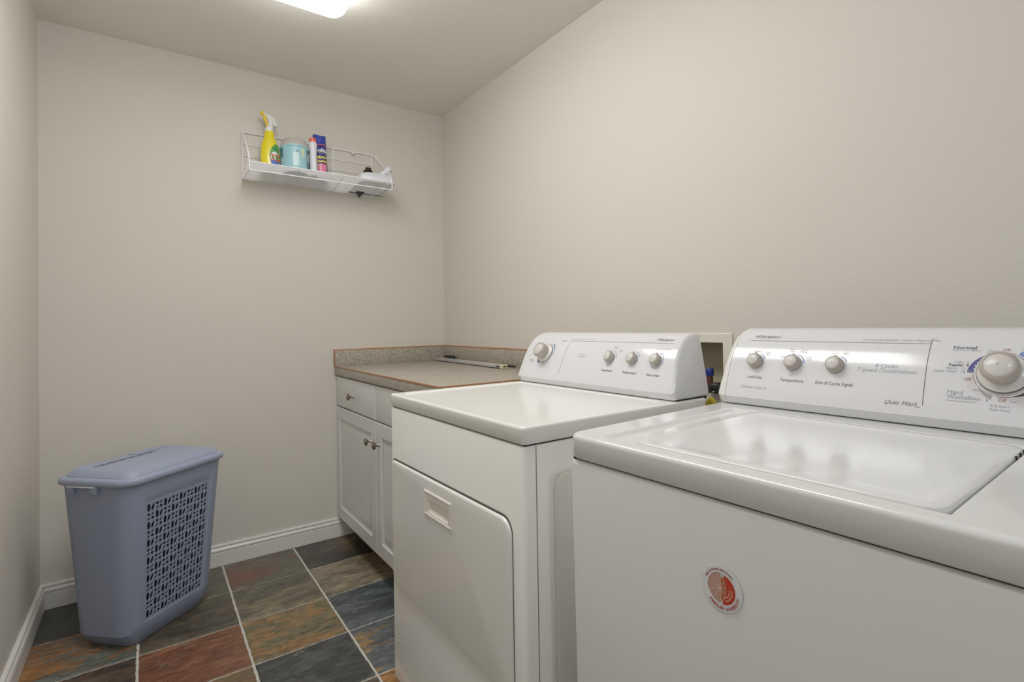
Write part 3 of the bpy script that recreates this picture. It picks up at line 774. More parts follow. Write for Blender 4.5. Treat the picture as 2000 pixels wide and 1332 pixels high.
def sround(x0, x1, y0, y1, r, x, y):
    """inside distance to a rounded rectangle (positive inside)"""
    cx, cy, hx, hy = (x0 + x1) / 2, (y0 + y1) / 2, (x1 - x0) / 2 - r, (y1 - y0) / 2 - r
    qx, qy = abs(x - cx) - hx, abs(y - cy) - hy
    return r - (math.hypot(max(qx, 0), max(qy, 0)) + min(max(qx, qy), 0))
def sst(x): x = max(0, min(1, x)); return x * x * (3 - 2 * x)

def axis_pts(a, b, extra, re, step):
    L = b - a; P = set()
    for d in (0, .0004, .001, .002, .0035, .0055, .008, .011, .015, .021, .028): P.add(round(a + d, 5)); P.add(round(b - d, 5))
    n = int(L / step)
    for i in range(n + 1): P.add(round(a + L * i / n, 5))
    for e in extra:
        for k in range(-7, 8): P.add(round(e + k * 0.0018, 5))
    P = sorted(p for p in P if a <= p <= b)
    out = [P[0]]
    for p in P[1:]:
        if p - out[-1] > 0.00035: out.append(p)
    if out[-1] != b: out[-1] = b
    return out

def top_slab(W, D_, zt, zb, rc, re, hfun, ex, ey, y0):
    """top of an appliance: height field with rolled edges and skirt; x 0..D_, y y0..y0+W"""
    bm = B(); xs = axis_pts(0, D_, ex, re, 0.02); ys_ = axis_pts(y0, y0 + W, ey, re, 0.02)
    G = []
    for x in xs:
        row = []
        for y in ys_:
            # pull corner points on the rounded outline
            cx_ = min(max(x, rc), D_ - rc); cy_ = min(max(y, y0 + rc), y0 + W - rc)
            vx, vy = x - cx_, y - cy_; px, py = x, y
            if vx and vy:
                m = max(abs(vx), abs(vy)); L = math.hypot(vx, vy); k = m / L
                px, py = cx_ + vx * k, cy_ + vy * k
            d = sround(0, D_, y0, y0 + W, rc, px, py)
            h = 0 if d >= re else -(re - sqrt(max(0, re * re - (re - d) ** 2)))
            row.append(bm.verts.new((px, py, zt + h + hfun(px, py))))
        G.append(row)
    for i in range(len(xs) - 1):
        for j in range(len(ys_) - 1): bm.faces.new((G[i][j], G[i + 1][j], G[i + 1][j + 1], G[i][j + 1]))
    loop = [G[i][0] for i in range(len(xs))] + [G[-1][j] for j in range(1, len(ys_))] + [G[i][-1] for i in range(len(xs) - 2, -1, -1)] + [G[0][j] for j in range(len(ys_) - 2, 0, -1)]
    prev = loop
    for ins, z in ((0.0, zt - re - 0.0015), (0.0, zb + 0.003), (0.0022, zb)):
        cur = []
        for v in loop:
            dx_, dy_ = (D_ / 2 - v.co.x), (y0 + W / 2 - v.co.y)
            cur.append(bm.verts.new((v.co.x + ins * (1 if dx_ > 0 else -1) * (1 if abs(dx_) > D_ / 2 - rc else 0), v.co.y + ins * (1 if dy_ > 0 else -1) * (1 if abs(dy_) > W / 2 - rc else 0), z)))
        n = len(loop)
        for k in range(n): bm.faces.new((prev[k], prev[(k + 1) % n], cur[(k + 1) % n], cur[k]))
        prev = cur
    bm.faces.new(prev)
    return bm

def press(z0, right):
    """maps printed 2D marks (u to the viewer's right, v up along the face) on the console; u0 = -b"""
    def mk(b0, s0, lift=0.0004):
        def f(u, v):
            p, d, n = surf(s0 + v)
            return Vector((p.x + n.x * lift, b0 - u, z0 + p.y + n.y * lift))
        return f
    return mk

def small_knob(parent, b, s, z0, r=0.0175, name='control_knob', h=0.020):
    p, d, n = surf(s); ax = Vector((n.x, 0, n.y)); o = Vector((p.x, b, z0 + p.y)) + ax * 0.0005
    bm = B()
    lathe(bm, [(r * 1.02, 0), (r * 1.04, 0.002), (r * 0.98, h * 0.55), (r * 0.93, h * 0.72), (r * 0.80, h * 0.86), (r * 0.74, h * 0.90), (r * 0.70, h * 0.93), (r * 0.45, h * 1.02), (r * 0.1, h * 1.06)], o, ax, 40, mis=[1, 0, 0, 0, 0, 2, 2, 2])
    # pointer nib
    dd = Vector((d.x, 0, d.y)); yb = Vector((0, 1, 0))
    c = o + dd * (r * 1.0)
    pts = [c + yb * a + dd * k + ax * hh for hh in (0.0, h * 0.5) for a, k in ((-0.0022, -0.004), (0.0022, -0.004), (0.0014, 0.0028), (-0.0014, 0.0028))]
    loft(bm, [pts[:4], pts[4:]], mi=0)
    return obj(name, bm, [KNOB, PGREY, KNOBTOP], parent, angle=40)

def dial(parent, b, s, z0, ring_r=0.037):
    p, d, n = surf(s); ax = Vector((n.x, 0, n.y)); o = Vector((p.x, b, z0 + p.y)) - ax * 0.0012
    bm = B()
    lathe(bm, [(ring_r, 0), (ring_r, 0.0045), (ring_r * 0.965, 0.0048), (ring_r * 0.955, 0.0068), (ring_r * 0.92, 0.008), (0.024, 0.012), (0.02, 0.0125)], o, ax, 56, mis=[0, 1, 1, 0, 0, 0])
    dk = obj('timer_dial', bm, [DIAL, PGREY], parent, angle=30)
    bm = B()
    lathe(bm, [(0.0235, 0.0115), (0.0262, 0.020), (0.0275, 0.030), (0.0272, 0.036), (0.0250, 0.0405), (0.0212, 0.0425), (0.0205, 0.0425), (0.0200, 0.0415), (0.0188, 0.0425), (0.010, 0.0450), (0.002, 0.0458)], o, ax, 56, mis=[0, 0, 0, 0, 0, 0, 0, 1, 1, 1])
    obj('timer_knob', bm, [KNOB, KNOBTOP], dk, angle=50)

def feet(t, x0, x1, ys_, h):
    for x in (x0, x1):
        for y in ys_:
            bm = B(); lathe(bm, [(0.02, 0.0005), (0.022, 0.003), (0.022, 0.012), (0.008, 0.014), (0.008, h)], (x, y, 0), n=20); obj('leveling_foot', bm, BLACK, t)

# ================= dryer
ZD = 0.910; WD = 0.7353
t = thing('clothes_dryer', 'white clothes dryer with front door pocket handle, nearer the corner counter', 'dryer', (0.6114, 0.8942, 0), (0, 0, 0.0071))
bm = B()
zc_ = ZD - 0.0415
# body as rounded-corner prism open at nothing
body = []
hx, hy = 0.610 / 2, (WD - 0.004) / 2
for ins, z in ((0.004, 0.025), (0.0, 0.029), (0.0, zc_ - 0.004), (0.0012, zc_ - 0.001), (0.004, zc_)):
    body.append([(x, y, z) for x, y in rrect(hx - ins, hy - ins, 0.010, 4, 0.001 + hx, WD / 2)])
loft(bm, body)
obj('cabinet', bm, ENAMEL_LIT, t, angle=40)
# embossed side panel, outlined like the shadow the washer casts there
bm = B()
pan = []
for ins, dep in ((0.0, 0.0), (0.003, 0.0012), (0.010, 0.0030)):
    pan.append([(x, -dep * 0 + 0.0018 - 0.0016 + (-dep), z) for x, z in rrect(0.245 - ins, 0.335 - ins, 0.03, 6, 0.325, 0.465)])
loft(bm, pan, cap0=False); obj('side_emboss', bm, ENAMEL_LIT, t, angle=20)
bm = B(); box(bm, 0.0325, 0.0345, -0.0004 + 0.0016, 0.003, 0.03, zc_ - 0.002); obj('side_seam', bm, GAPGREY, t, smooth=False)
bm = B(); box(bm, 0.008, 0.60, 0.006, WD - 0.006, zc_ - 0.001, ZD - 0.036); obj('top_shadow_gap', bm, GAPSHADE, t, smooth=False)  # dark plate standing in for the shade under the top
def hd(x, y):
    d = sround(0.022, 0.484, 0.026, WD - 0.026, 0.03, x, y)
    return -0.0035 * sst(d / 0.012)
bm = top_slab(WD, 0.626, ZD, ZD - 0.0375, 0.012, 0.006, hd, (0.028, 0.478), (0.032, WD - 0.032), 0)
obj('top_panel', bm, ENAMEL_LIT, t, angle=50)
# door
def front_plate(y0, y1, z0, z1, rs, th, edge, x0=0.0, hole=None):
    """plate on the front (facing -x), rs = corner radius per corner (tl,tr,br,bl in y-up sense)"""
    def ring(ins, x):
        pts = []
        for (cy, cz, sy, sz, r, a0) in ((y1, z1, -1, -1, rs[0], 0), (y0, z1, 1, -1, rs[1], 90), (y0, z0, 1, 1, rs[2], 180), (y1, z0, -1, 1, rs[3], 270)):
            r = max(r, 0.0025)
            for i in range(7):
                a = radians(a0 + 15 * i); rr = max(r - ins, 0.0006)
                pts.append((x, cy + sy * r + rr * cos(a), cz + sz * r + rr * sin(a)))
        return pts
    return ring
ring = front_plate(0.046, WD - 0.024, 0.328, 0.706, (0.012, 0.035, 0.035, 0.040), 0, 0)
bm = B()
YH0, YH1, ZH0, ZH1 = 0.312, 0.466, 0.611, 0.671
lo = [ring(0, 0.002), ring(0, -0.0035), ring(0.0010, -0.0055), ring(0.003, -0.0068), ring(0.006, -0.0073)]
V, _ = loft(bm, lo, cap0=True, cap1=False)
# flat with an opening for the pocket handle
inner = [bm.verts.new((-0.0073, y, z)) for y, z in ((YH1, ZH1), (YH0, ZH1), (YH0, ZH0), (YH1, ZH0))]
outer = V[-1]; q = [outer[0:7], outer[7:14], outer[14:21], outer[21:28]]
for k in range(4):
    for i in range(6): bm.faces.new((q[k][i], q[k][i + 1], inner[k]))
    bm.faces.new((q[k][6], q[(k + 1) % 4][0], inner[(k + 1) % 4], inner[k]))
dback = [bm.verts.new((-0.0005, v.co.y, v.co.z)) for v in inner]
for k in range(4): bm.faces.new((inner[k], inner[(k + 1) % 4], dback[(k + 1) % 4], dback[k]))
bm.faces.new(dback)
door = obj('door', bm, ENAMEL_LIT, t, angle=30)
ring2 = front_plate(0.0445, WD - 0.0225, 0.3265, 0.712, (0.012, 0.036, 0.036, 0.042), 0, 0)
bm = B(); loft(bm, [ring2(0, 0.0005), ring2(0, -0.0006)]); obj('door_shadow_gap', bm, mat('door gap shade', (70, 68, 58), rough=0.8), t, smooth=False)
# pocket handle
bm = B()
def hr4(y0, y1, z0, z1, x): return [(x, y1, z1), (x, y0, z1), (x, y0, z0), (x, y1, z0)]
L = [hr4(YH0 - 0.003, YH1 + 0.003, ZH0 - 0.003, ZH1 + 0.003, -0.0072), hr4(YH0 - 0.003, YH1 + 0.003, ZH0 - 0.003, ZH1 + 0.003, -0.0096), hr4(YH0, YH1, ZH0, ZH1, -0.0110),
     hr4(YH0 + 0.003, YH1 - 0.003, ZH0 + 0.003, ZH1 - 0.003, -0.0092), hr4(YH0 + 0.016, YH1 - 0.016, ZH0 + 0.006, ZH0 + 0.042, -0.0088), hr4(YH0 + 0.019, YH1 - 0.026, ZH0 + 0.014, ZH0 + 0.040, -0.0010), ]
loft(bm, L, cap0=False, cap1=True)
hd_ = obj('pocket_handle', bm, CREAM, door, smooth=False)
bm = B(); put2d(bm, text2d('OPEN', 0.0105, bold=0.0003), lambda u, v: Vector((-0.0096, (YH0 + YH1) / 2 - u, ZH1 - 0.0125 + v)), 0); obj('embossed_word', bm, mat('embossed cream', (232, 230, 222), rough=0.4), hd_, smooth=False) if False else obj('handle_lettering', bm, mat('embossed cream', (236, 234, 226), rough=0.4), door, smooth=False)
# console
z0 = ZD + 0.0025
bm = B(); box(bm, 0.505, 0.635, 0.008, WD - 0.008, ZD - 0.004, z0 + 0.002); obj('console_shadow_gap', bm, GAPSHADE, t, smooth=False)  # dark filler painting the shade line below the console
bm = console_mesh(0.0, WD - 0.0235, True, False); bmesh.ops.translate(bm, verts=bm.verts, vec=(0, 0, z0)); con = obj('console', bm, CONSOLE, t, angle=35)
bm = console_mesh(WD - 0.0222, WD, False, True); bmesh.ops.translate(bm, verts=bm.verts, vec=(0, 0, z0)); obj('end_cap', bm, CONSOLE_END, con, angle=35)
bm = B(); box(bm, 0.50, 0.635, WD - 0.024, WD - 0.0218, z0, z0 + 0.165); 
bm.free()
mk = press(z0, True); bm = B()
put2d(bm, line2d(0.0, 0, 0.0, 0.140, 0.0010, 14), lambda u, v: mk(0.4935, 0.046)(u, v), 0)
put2d(bm, line2d(0, 0, 0.440, 0, 0.0011, 6), mk(0.4925, 0.1695), 0)
put2d(bm, text2d('Whirlpool', 0.0150, 0.35, bold=0.0002), mk(0.092, 0.1835), 0)
put2d(bm, text2d('Commercial Quality \u2022 Super Capacity', 0.0068, 0.2, align='LEFT'), mk(0.482, 0.1790), 1)
put2d(bm, text2d('Temperature', 0.0090, bold=0.0002), mk(0.272, 0.0705), 0)
put2d(bm, text2d('Wrinkle Guard', 0.0090, bold=0.0002), mk(0.178, 0.0690), 0)
put2d(bm, text2d('Push to Start', 0.0090, bold=0.0002), mk(0.087, 0.0680), 0)
put2d(bm, text2d('5 Cycles\n3 Temperatures', 0.0078, 0.1), mk(0.403, 0.114), 1)
put2d(bm, text2d('Auto\nDry', 0.0055), mk(0.272, 0.0860), 1)
put2d(bm, text2d('Medium\nLow', 0.0055), mk(0.262, 0.1460), 0)
put2d(bm, text2d('High\nHeat', 0.0055), mk(0.238, 0.1370), 1)
put2d(bm, text2d('Fluff', 0.0055), mk(0.296, 0.1370), 1)
put2d(bm, text2d('On', 0.0055), mk(0.1585, 0.1400), 1)
put2d(bm, text2d('End of Cycle Signal', 0.0062), mk(0.078, 0.1480), 1)
put2d(bm, arc2d(0, 0, 0.0215, 0.0240, 0, 80, 14, 0.0225, 0.0232), mk(0.2708, 0.113), 2)
put2d(bm, arc2d(0, 0, 0.0215, 0.0240, 15, 85, 14, 0.0225, 0.0232), mk(0.1765, 0.113), 2)
put2d(bm, arc2d(0, 0, 0.0225, 0.0245, -170, 85, 30), mk(0.0871, 0.112), 2)
dc = (0.597, 0.113)
put2d(bm, arc2d(0, 0, 0.0400, 0.0475, 62, -10, 20, 0.0400, 0.0412), mk(*dc), 2)
put2d(bm, arc2d(0, 0, 0.0400, 0.0410, 205, 235, 14, 0.0400, 0.0475), mk(*dc), 3)
put2d(bm, text2d('Timed Dry', 0.0065), mk(0.5300, 0.168), 0)
put2d(bm, text2d('Automatic\nDry', 0.0068), mk(0.667, 0.082), 0)
put2d(bm, text2d('Air Dry', 0.0055), mk(0.560, 0.060), 1)
for k, a in enumerate(range(-60, 60, 15)): put2d(bm, line2d(0.050 * cos(radians(a)), 0.050 * sin(radians(a)), 0.053 * cos(radians(a)), 0.053 * sin(radians(a)), 0.0008), mk(*dc), 1)
obj('panel_print', bm, [PGREY, PLIGHT, PLBLUE, PBLUE], con, smooth=False)
for b_ in (0.2708, 0.1765, 0.0871): small_knob(con, b_, 0.111, z0)
dial(con, *dc, z0)
feet(t, 0.04, 0.57, (0.04, WD - 0.04), 0.03)

# ================= washer
ZW = 0.9165; WW = 0.737
t = thing('washing_machine', 'white top-loading washing machine with closed lid, round sticker on its front', 'washer', (0.6379, 0.7733, 0), (0, -0.0111, 0.0193))
bm = B()
zc_ = ZW - 0.0475
body = []
hx, hy = 0.622 / 2, (WW - 0.004) / 2
for ins, z in ((0.004, 0.025), (0.0, 0.029), (0.0, zc_ - 0.008), (0.0015, zc_ - 0.003), (0.006, zc_)):
    body.append([(x, y, z) for x, y in rrect(hx - ins, hy - ins, 0.016, 5, 0.002 + hx, -WW / 2)])
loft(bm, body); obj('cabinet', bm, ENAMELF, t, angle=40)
bm = B(); box(bm, 0.009, 0.61, -WW + 0.009, -0.009, zc_ - 0.001, ZW - 0.04); obj('top_shadow_gap', bm, GAPSHADE, t, smooth=False)  # inset dark plate, paints the shade below the washer top
LA0, LA1, LB0, LB1 = 0.034, 0.432, -0.583, -0.132   # lid
def hw(x, y):
    # sunken field around the lid; soft on the left, crisp on the right
    dl = (-0.064 - y); dr_ = (y + 0.5875); df = x - 0.030; db = 0.447 - x
    left = sst(dl / 0.014); right = sst(dr_ / 0.003); front = sst(df / 0.006 + 0.0); back = sst(db / 0.012)
    front_l = 1.0
    return -0.0078 * left * right * front * back
bm = top_slab(WW, 0.640, ZW, ZW - 0.0435, 0.030, 0.0080, hw, (0.033, 0.441), (-0.071, -0.586, -0.0645), -WW)
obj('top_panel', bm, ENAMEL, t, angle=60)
bm = B(); lo = []
cxl, cyl = (LA0 + LA1) / 2, (LB0 + LB1) / 2; hlx, hly = (LA1 - LA0) / 2, (LB1 - LB0) / 2
for ins, z, r_ in ((0.002, -0.0074, 0.024), (0.0, -0.0060, 0.026), (0.0, -0.0010, 0.026), (0.0010, 0.0010, 0.025), (0.0030, 0.0020, 0.023), (0.009, 0.0024, 0.018), (0.015, 0.0022, 0.016), (0.024, 0.0012, 0.014), (0.034, 0.0006, 0.012), (0.06, 0.0004, 0.01)):
    lo.append([(x, y, ZW + z) for x, y in rrect(hlx - ins, hly - ins, r_, 7, cxl, cyl)])
loft(bm, lo); lid = obj('lid', bm, ENAMEL, t, angle=60)
for x in (0.352, 0.378, 0.402):
    bm = B(); box(bm, x, x + 0.003, LB0 - 0.0020, LB0 + 0.001, ZW - 0.004, ZW + 0.0018); obj('hinge_slot', bm, GAPSHADE, lid, smooth=False)
z0 = ZW + 0.0025
bm = B(); box(bm, 0.506, 0.635, -WW + 0.008, -0.008, ZW - 0.004, z0 + 0.002); obj('console_shadow_gap', bm, GAPSHADE, t, smooth=False)  # dark filler in place of the shade at the console base
bm = console_mesh(-WW, -0.0250, True, False); bmesh.ops.translate(bm, verts=bm.verts, vec=(0, 0, z0)); con = obj('console', bm, CONSOLE, t, angle=35)
bm = console_mesh(-0.0238, 0.0, False, True); bmesh.ops.translate(bm, verts=bm.verts, vec=(0, 0, z0)); obj('end_cap', bm, CONSOLE_END, con, angle=35)
mk = press(z0, True); bm = B()
put2d(bm, line2d(0, 0, 0.372, 0, 0.0011, 6), mk(-0.0575, 0.1680), 0)
put2d(bm, line2d(0, 0, 0, 0.141, 0.0013, 14), mk(-0.4300, 0.0425), 0)
put2d(bm, text2d('Whirlpool', 0.0150, 0.35, bold=0.0002), mk(-0.095, 0.1820), 0)
put2d(bm, text2d('Commercial Quality \u2022 Super Capacity Plus', 0.0080, 0.2), mk(-0.376, 0.1765), 1)
for b_, s_, txt in ((-0.0942, 0.0715, 'Load Size'), (-0.1823, 0.0700, 'Temperature'), (-0.271, 0.0700, 'End of Cycle Signal')):
    put2d(bm, text2d(txt, 0.0098, bold=0.0001), mk(b_, s_), 0)
put2d(bm, text2d('Ultimate Care II', 0.0098, 0.15), mk(-0.0935, 0.0470), 1)
put2d(bm, text2d('8 Cycles', 0.0115, 0.3), mk(-0.3630, 0.1140), 1)
put2d(bm, text2d('7 Speed Combinations', 0.0115, 0.3), mk(-0.3630, 0.1040), 1)
put2d(bm, text2d('Quiet Wash', 0.0108, 0.6), mk(-0.3930, 0.0430), 0)
put2d(bm, line2d(0.024, -0.004, 0.032, -0.0045, 0.0007), mk(-0.3950, 0.0430), 0)
put2d(bm, text2d('Auto\nSoak', 0.0052), mk(-0.1790, 0.0840), 1)
for b_, arcs in ((-0.0890, ((70, 20),)), (-0.1800, ((80, 5),)), (-0.2690, ((70, 25),))):
    for a0, a1 in arcs: put2d(bm, arc2d(0, 0, 0.0210, 0.0225, a0, a1, 14, 0.0210, 0.0240), mk(b_, 0.110), 2)
for b_, s_, txt in ((-0.0885, 0.1370, 'Medium'), (-0.116, 0.1310, 'Super\nPlus'), (-0.0705, 0.1290, 'Small'), (-0.170, 0.1420, 'Warm\nCold'), (-0.196, 0.1420, 'Warm\nWarm'), (-0.2115, 0.1230, 'Hot\nCold'), (-0.1520, 0.1250, 'Cold'), (-0.2630, 0.1390, 'Low'), (-0.2850, 0.1390, 'High')):
    put2d(bm, text2d(txt, 0.0058), mk(b_, s_), 1)
dc = (-0.541, 0.1095)
put2d(bm, text2d('Normal', 0.0112, bold=0.0002), mk(-0.4830, 0.1600), 0)
put2d(bm, text2d('High to Low Agitation', 0.0048), mk(-0.4870, 0.1540), 1)
for s_, txt, m_ in ((0.1290, 'Light  4', 1), (0.1230, 'Regular  8', 0), (0.1165, 'Heavy  12', 1), (0.1100, 'Super Wash  18', 1)):
    put2d(bm, text2d(txt, 0.0072, align='RIGHT', bold=0.0002 if m_ == 0 else 0), mk(-0.4885 - (0.004 if s_ > 0.12 else 0), s_), m_)
for b_, s_ in ((-0.541, 0.1570), (-0.4925, 0.0965), (-0.541, 0.0635), (-0.5900, 0.124)):
    put2d(bm, text2d('Off', 0.0080), mk(b_, s_), 3)
put2d(bm, text2d('Hand', 0.0110, bold=0.0001, align='LEFT'), mk(-0.4650, 0.0715), 1)
put2d(bm, text2d('Washables', 0.0110, bold=0.0001, align='LEFT'), mk(-0.4650, 0.0635), 1)
put2d(bm, text2d('Intermittent Agitation', 0.0048, align='LEFT'), mk(-0.4650, 0.0565), 1)
put2d(bm, text2d('Pull Start\nPush Stop', 0.0068), mk(-0.5385, 0.0500), 1)
put2d(bm, text2d('Fast\nSpin', 0.0055), mk(-0.5200, 0.1520), 1)
put2d(bm, text2d('Rinse', 0.0055), mk(-0.5085, 0.0780), 1)
put2d(bm, text2d('Low', 0.0055), mk(-0.5560, 0.0630), 1)
put2d(bm, text2d('9', 0.0062), mk(-0.5630, 0.1590), 0); put2d(bm, text2d('6', 0.0062), mk(-0.5215, 0.0620), 0)
put2d(bm, text2d('Heavy', 0.0068, bold=0.0002), mk(-0.578, 0.1590), 0); put2d(bm, text2d('Regular', 0.0062), mk(-0.580, 0.1530), 1)
put2d(bm, text2d('Permanent Press', 0.0085, bold=0.0002), mk(-0.620, 0.1610), 0)
A = lambda *a: put2d(bm, arc2d(0, 0, *a[:6]), mk(*dc), a[6])
put2d(bm, arc2d(0, 0, 0.0405, 0.0500, 176, 118, 22, 0.0405, 0.0430), mk(*dc), 2 + 2)
put2d(bm, arc2d(0, 0, 0.0405, 0.0500, 180, 177, 3), mk(*dc), 4)
for k in range(5): put2d(bm, arc2d(0, 0, 0.0400, 0.0420, 172 - 9 * k, 168 - 9 * k, 3), mk(dc[0], dc[1], 0.0007), 7)
put2d(bm, arc2d(0, 0, 0.0408, 0.0416, 112, 70, 14), mk(*dc), 3)
put2d(bm, arc2d(0, 0, 0.0408, 0.0416, 184, 212, 10), mk(*dc), 3)
put2d(bm, arc2d(0, 0, 0.0408, 0.0416, 258, 285, 10), mk(*dc), 3)
put2d(bm, arc2d(0, 0, 0.0405, 0.0490, 66, 20, 18, 0.0405, 0.0440), mk(*dc), 2)
put2d(bm, arc2d(0, 0, 0.0405, 0.0415, 216, 252, 16, 0.0405, 0.0490), mk(*dc), 5)
put2d(bm, arc2d(0, 0, 0.0405, 0.0412, 288, 330, 16, 0.0405, 0.0490), mk(*dc), 6)
obj('panel_print', bm, [PGREY, PLIGHT, PLBLUE, PRED, PBLUE, PTAN, PDARK, CONSOLE], con, smooth=False)
for b_ in (-0.0900, -0.1800, -0.2695): small_knob(con, b_, 0.1095, z0)
dial(con, *dc, z0)
feet(t, 0.045, 0.58, (-0.045, -WW + 0.045), 0.03)

# ---- round magnet on the washer front
yw, tw = 0.0193, 0.0111
Rw = Matrix.Translation((0.6379, 0.7733, 0)) @ Matrix.Rotation(yw, 4, 'Z') @ Matrix.Rotation(-tw, 4, 'Y')
mg = thing('round_magnet', 'round white magnet with orange fruit emblem and red ring lettering on the washer', 'magnet')
mg.matrix_world = Rw @ Matrix.Translation((0.0018, -0.3285, 0.7490))
MR = 0.0325
bm = B(); lathe(bm, [(MR, 0), (MR, 0.0008), (MR - 0.0004, 0.0011)], (0, 0, 0), (-1, 0, 0), 64, mis=[1, 0]); obj('disc', bm, [mat('magnet white', (216, 220, 222), rough=0.3), BLACK], mg, smooth=False)
bm = B()
F = lambda lift: (lambda u, v: Vector((-0.0011 - 2.5 * lift, -u, v)))
def fan(pts): 
    c = (sum(p[0] for p in pts) / len(pts), sum(p[1] for p in pts) / len(pts)); return [c] + pts, [(0, i + 1, (i + 1) % len(pts) + 1) for i in range(len(pts))]
ER = 0.0215
def semicircle(a0, a1, r, n=24, c=(0, 0)): return [(c[0] + r * cos(radians(a0 + (a1 - a0) * i / n)), c[1] + r * sin(radians(a0 + (a1 - a0) * i / n))) for i in range(n + 1)]
vx = -0.0012
put2d(bm, fan(semicircle(93, 267, ER)), F(0.0001), 0)                       # pale cut half
put2d(bm, fan(semicircle(87, -87, ER * 0.985, c=(0.0004, -0.0006))), F(0.0001), 1)       # red orange half
put2d(bm, fan([(vx, 0.0200)] + [(vx + 0.0085 * sin(pi * i / 16), 0.0200 - 0.0400 * i / 16) for i in range(1, 16)] + [(vx, -0.0200)]), F(0.0002), 2)
put2d(bm, line2d(vx, 0.0205, vx, -0.0205, 0.0006), F(0.0003), 3)
for a in (112, 140, 170, 200, 232): put2d(bm, line2d(vx, 0.0, ER * 0.93 * cos(radians(a)), ER * 0.93 * sin(radians(a)), 0.00055), F(0.0003), 3)
for a in (55, 20, -18, -50): put2d(bm, line2d(vx, 0.0, vx + 0.0072 * cos(radians(a)), 0.011 * sin(radians(a)), 0.0005), F(0.0003), 3)
pv = [(vx + 0.0085 * sin(pi * i / 16), 0.0200 - 0.0400 * i / 16) for i in range(17)]
for a, b in zip(pv[:-1], pv[1:]): put2d(bm, line2d(*a, *b, 0.0006), F(0.0003), 3)
put2d(bm, arc2d(0, 0, ER - 0.0002, ER + 0.0003, 100, 200, 20), F(0.0002), 4)
put2d(bm, fan([(-0.0015, 0.0195), (0.0015, 0.0225), (0.0035, 0.0205), (0.006, 0.0213), (0.0045, 0.0185), (0.0060, 0.0160), (0.0028, 0.0172), (0.0005, 0.0155)]), F(0.0004), 5)
for k, rr_2 in enumerate((0.0125, 0.0165)):
    put2d(bm, arc2d(0, 0, rr_2 - 0.0009, rr_2 + 0.0009, -68, 10, 14), F(0.0003), 6)
def arc_text(s, size, r, a_mid, da, mi, top=True):
    n = len(s)
    for i, ch in enumerate(s):
        if ch == ' ': continue
        off_ = (i - (n - 1) / 2) * da
        a = radians(a_mid - off_ if top else a_mid + off_)
        vf = text2d(ch, size, bold=0.0002)
        rot = a - pi / 2 if top else a + pi / 2
        def fn(u, v, a=a, rot=rot):
            x = r * cos(a) + u * cos(rot) - v * sin(rot); y = r * sin(a) + u * sin(rot) + v * cos(rot)
            return F(0.0003)(x, y)
        put2d(bm, vf, fn, mi)
arc_text('www.syracuse.edu/alumni', 0.0046, 0.0264, 102, 4.9, 4, True)
arc_text('SYRACUSE UNIVERSITY', 0.0062, 0.0270, 287, 6.6, 7, False)
obj('emblem_print', bm, [mat('pale pink print', (178, 134, 120), rough=0.4), mat('red orange print', (180, 44, 12), rough=0.4), mat('orange brown print', (164, 78, 28), rough=0.4), mat('cream print', (224, 206, 184), rough=0.4), mat('magnet red lettering', (150, 66, 60), rough=0.4), mat('leaf grey print', (186, 178, 168), rough=0.4), mat('faint pink lettering', (208, 130, 104), rough=0.4), mat('magnet deep red lettering', (168, 62, 44), rough=0.4)], mg, smooth=False)

# ------------------------------------------------------------------ recessed outlet box between the machines
t = thing('outlet_box', 'cream recessed laundry outlet box in the wall between the dryer and washer', 'outlet box', (RX, 1.0768, 0.9525))
fy0, fy1, fz0, fz1 = 0.948 - 1.0768, 1.206 - 1.0768, 0.860 - 0.9525, 1.0838 - 0.9525
iy0, iy1, iz0, iz1 = 0.981 - 1.0768, 1.174 - 1.0768, 0.8925 - 0.9525, 1.0536 - 0.9525
bm = B()
L = []
for y0_, y1_, z0_, z1_, x in ((fy0, fy1, fz0, fz1, -0.0003), (fy0, fy1, fz0, fz1, -0.0045), (fy0 + 0.002, fy1 - 0.002, fz0 + 0.002, fz1 - 0.002, -0.006), (iy0, iy1, iz0, iz1, -0.006), (iy0, iy1, iz0, iz1, -0.001)):
    L.append([(x, y0_, z0_), (x, y1_, z0_), (x, y1_, z1_), (x, y0_, z1_)])
loft(bm, L, cap0=False, cap1=False); obj('frame', bm, BOXP, t, smooth=False)
bm = B(); L = [[(x, iy0, iz0), (x, iy1, iz0), (x, iy1, iz1), (x, iy0, iz1)] for x in (-0.0012, 0.085)]
loft(bm, L, cap0=False, cap1=True); obj('back_box', bm, BOXIN, t, smooth=False)
t = thing('water_valve', 'brown water valve with round blue cap standing in the outlet box', 'valve', (RX + 0.006, 1.040, 0.8930))
bm = B(); lathe(bm, [(0.012, 0), (0.012, 0.020), (0.0105, 0.022), (0.0105, 0.046), (0.0095, 0.052)], n=24); obj('valve_body', bm, BROWNR, t)
bm = B(); lathe(bm, [(0.0110, 0.052), (0.0128, 0.053), (0.0132, 0.062), (0.0124, 0.074), (0.0110, 0.0765)], n=12); obj('cap', bm, BLUECAP, t)
t = thing('hose_coupling', 'black rubber hose elbow hooked over the ledge of the outlet box', 'hose elbow', (RX, 1.018, 0.90))
bm = B(); tube(bm, smooth_path([(-0.062, 0.014, -0.88), (-0.060, 0.012, -0.2), (-0.058, 0.012, -0.03), (-0.050, 0.010, -0.004), (-0.030, 0.004, 0.008), (-0.004, -0.006, 0.010), (0.020, -0.012, 0.008)], 6), 0.0150, n=18); obj('hose', bm, BLACK, t)
bm = B(); box(bm, -0.028, 0.014, -0.030, 0.004, -0.0065, 0.0255, 0.006, 3); obj('coupling_body', bm, BLACK, t)
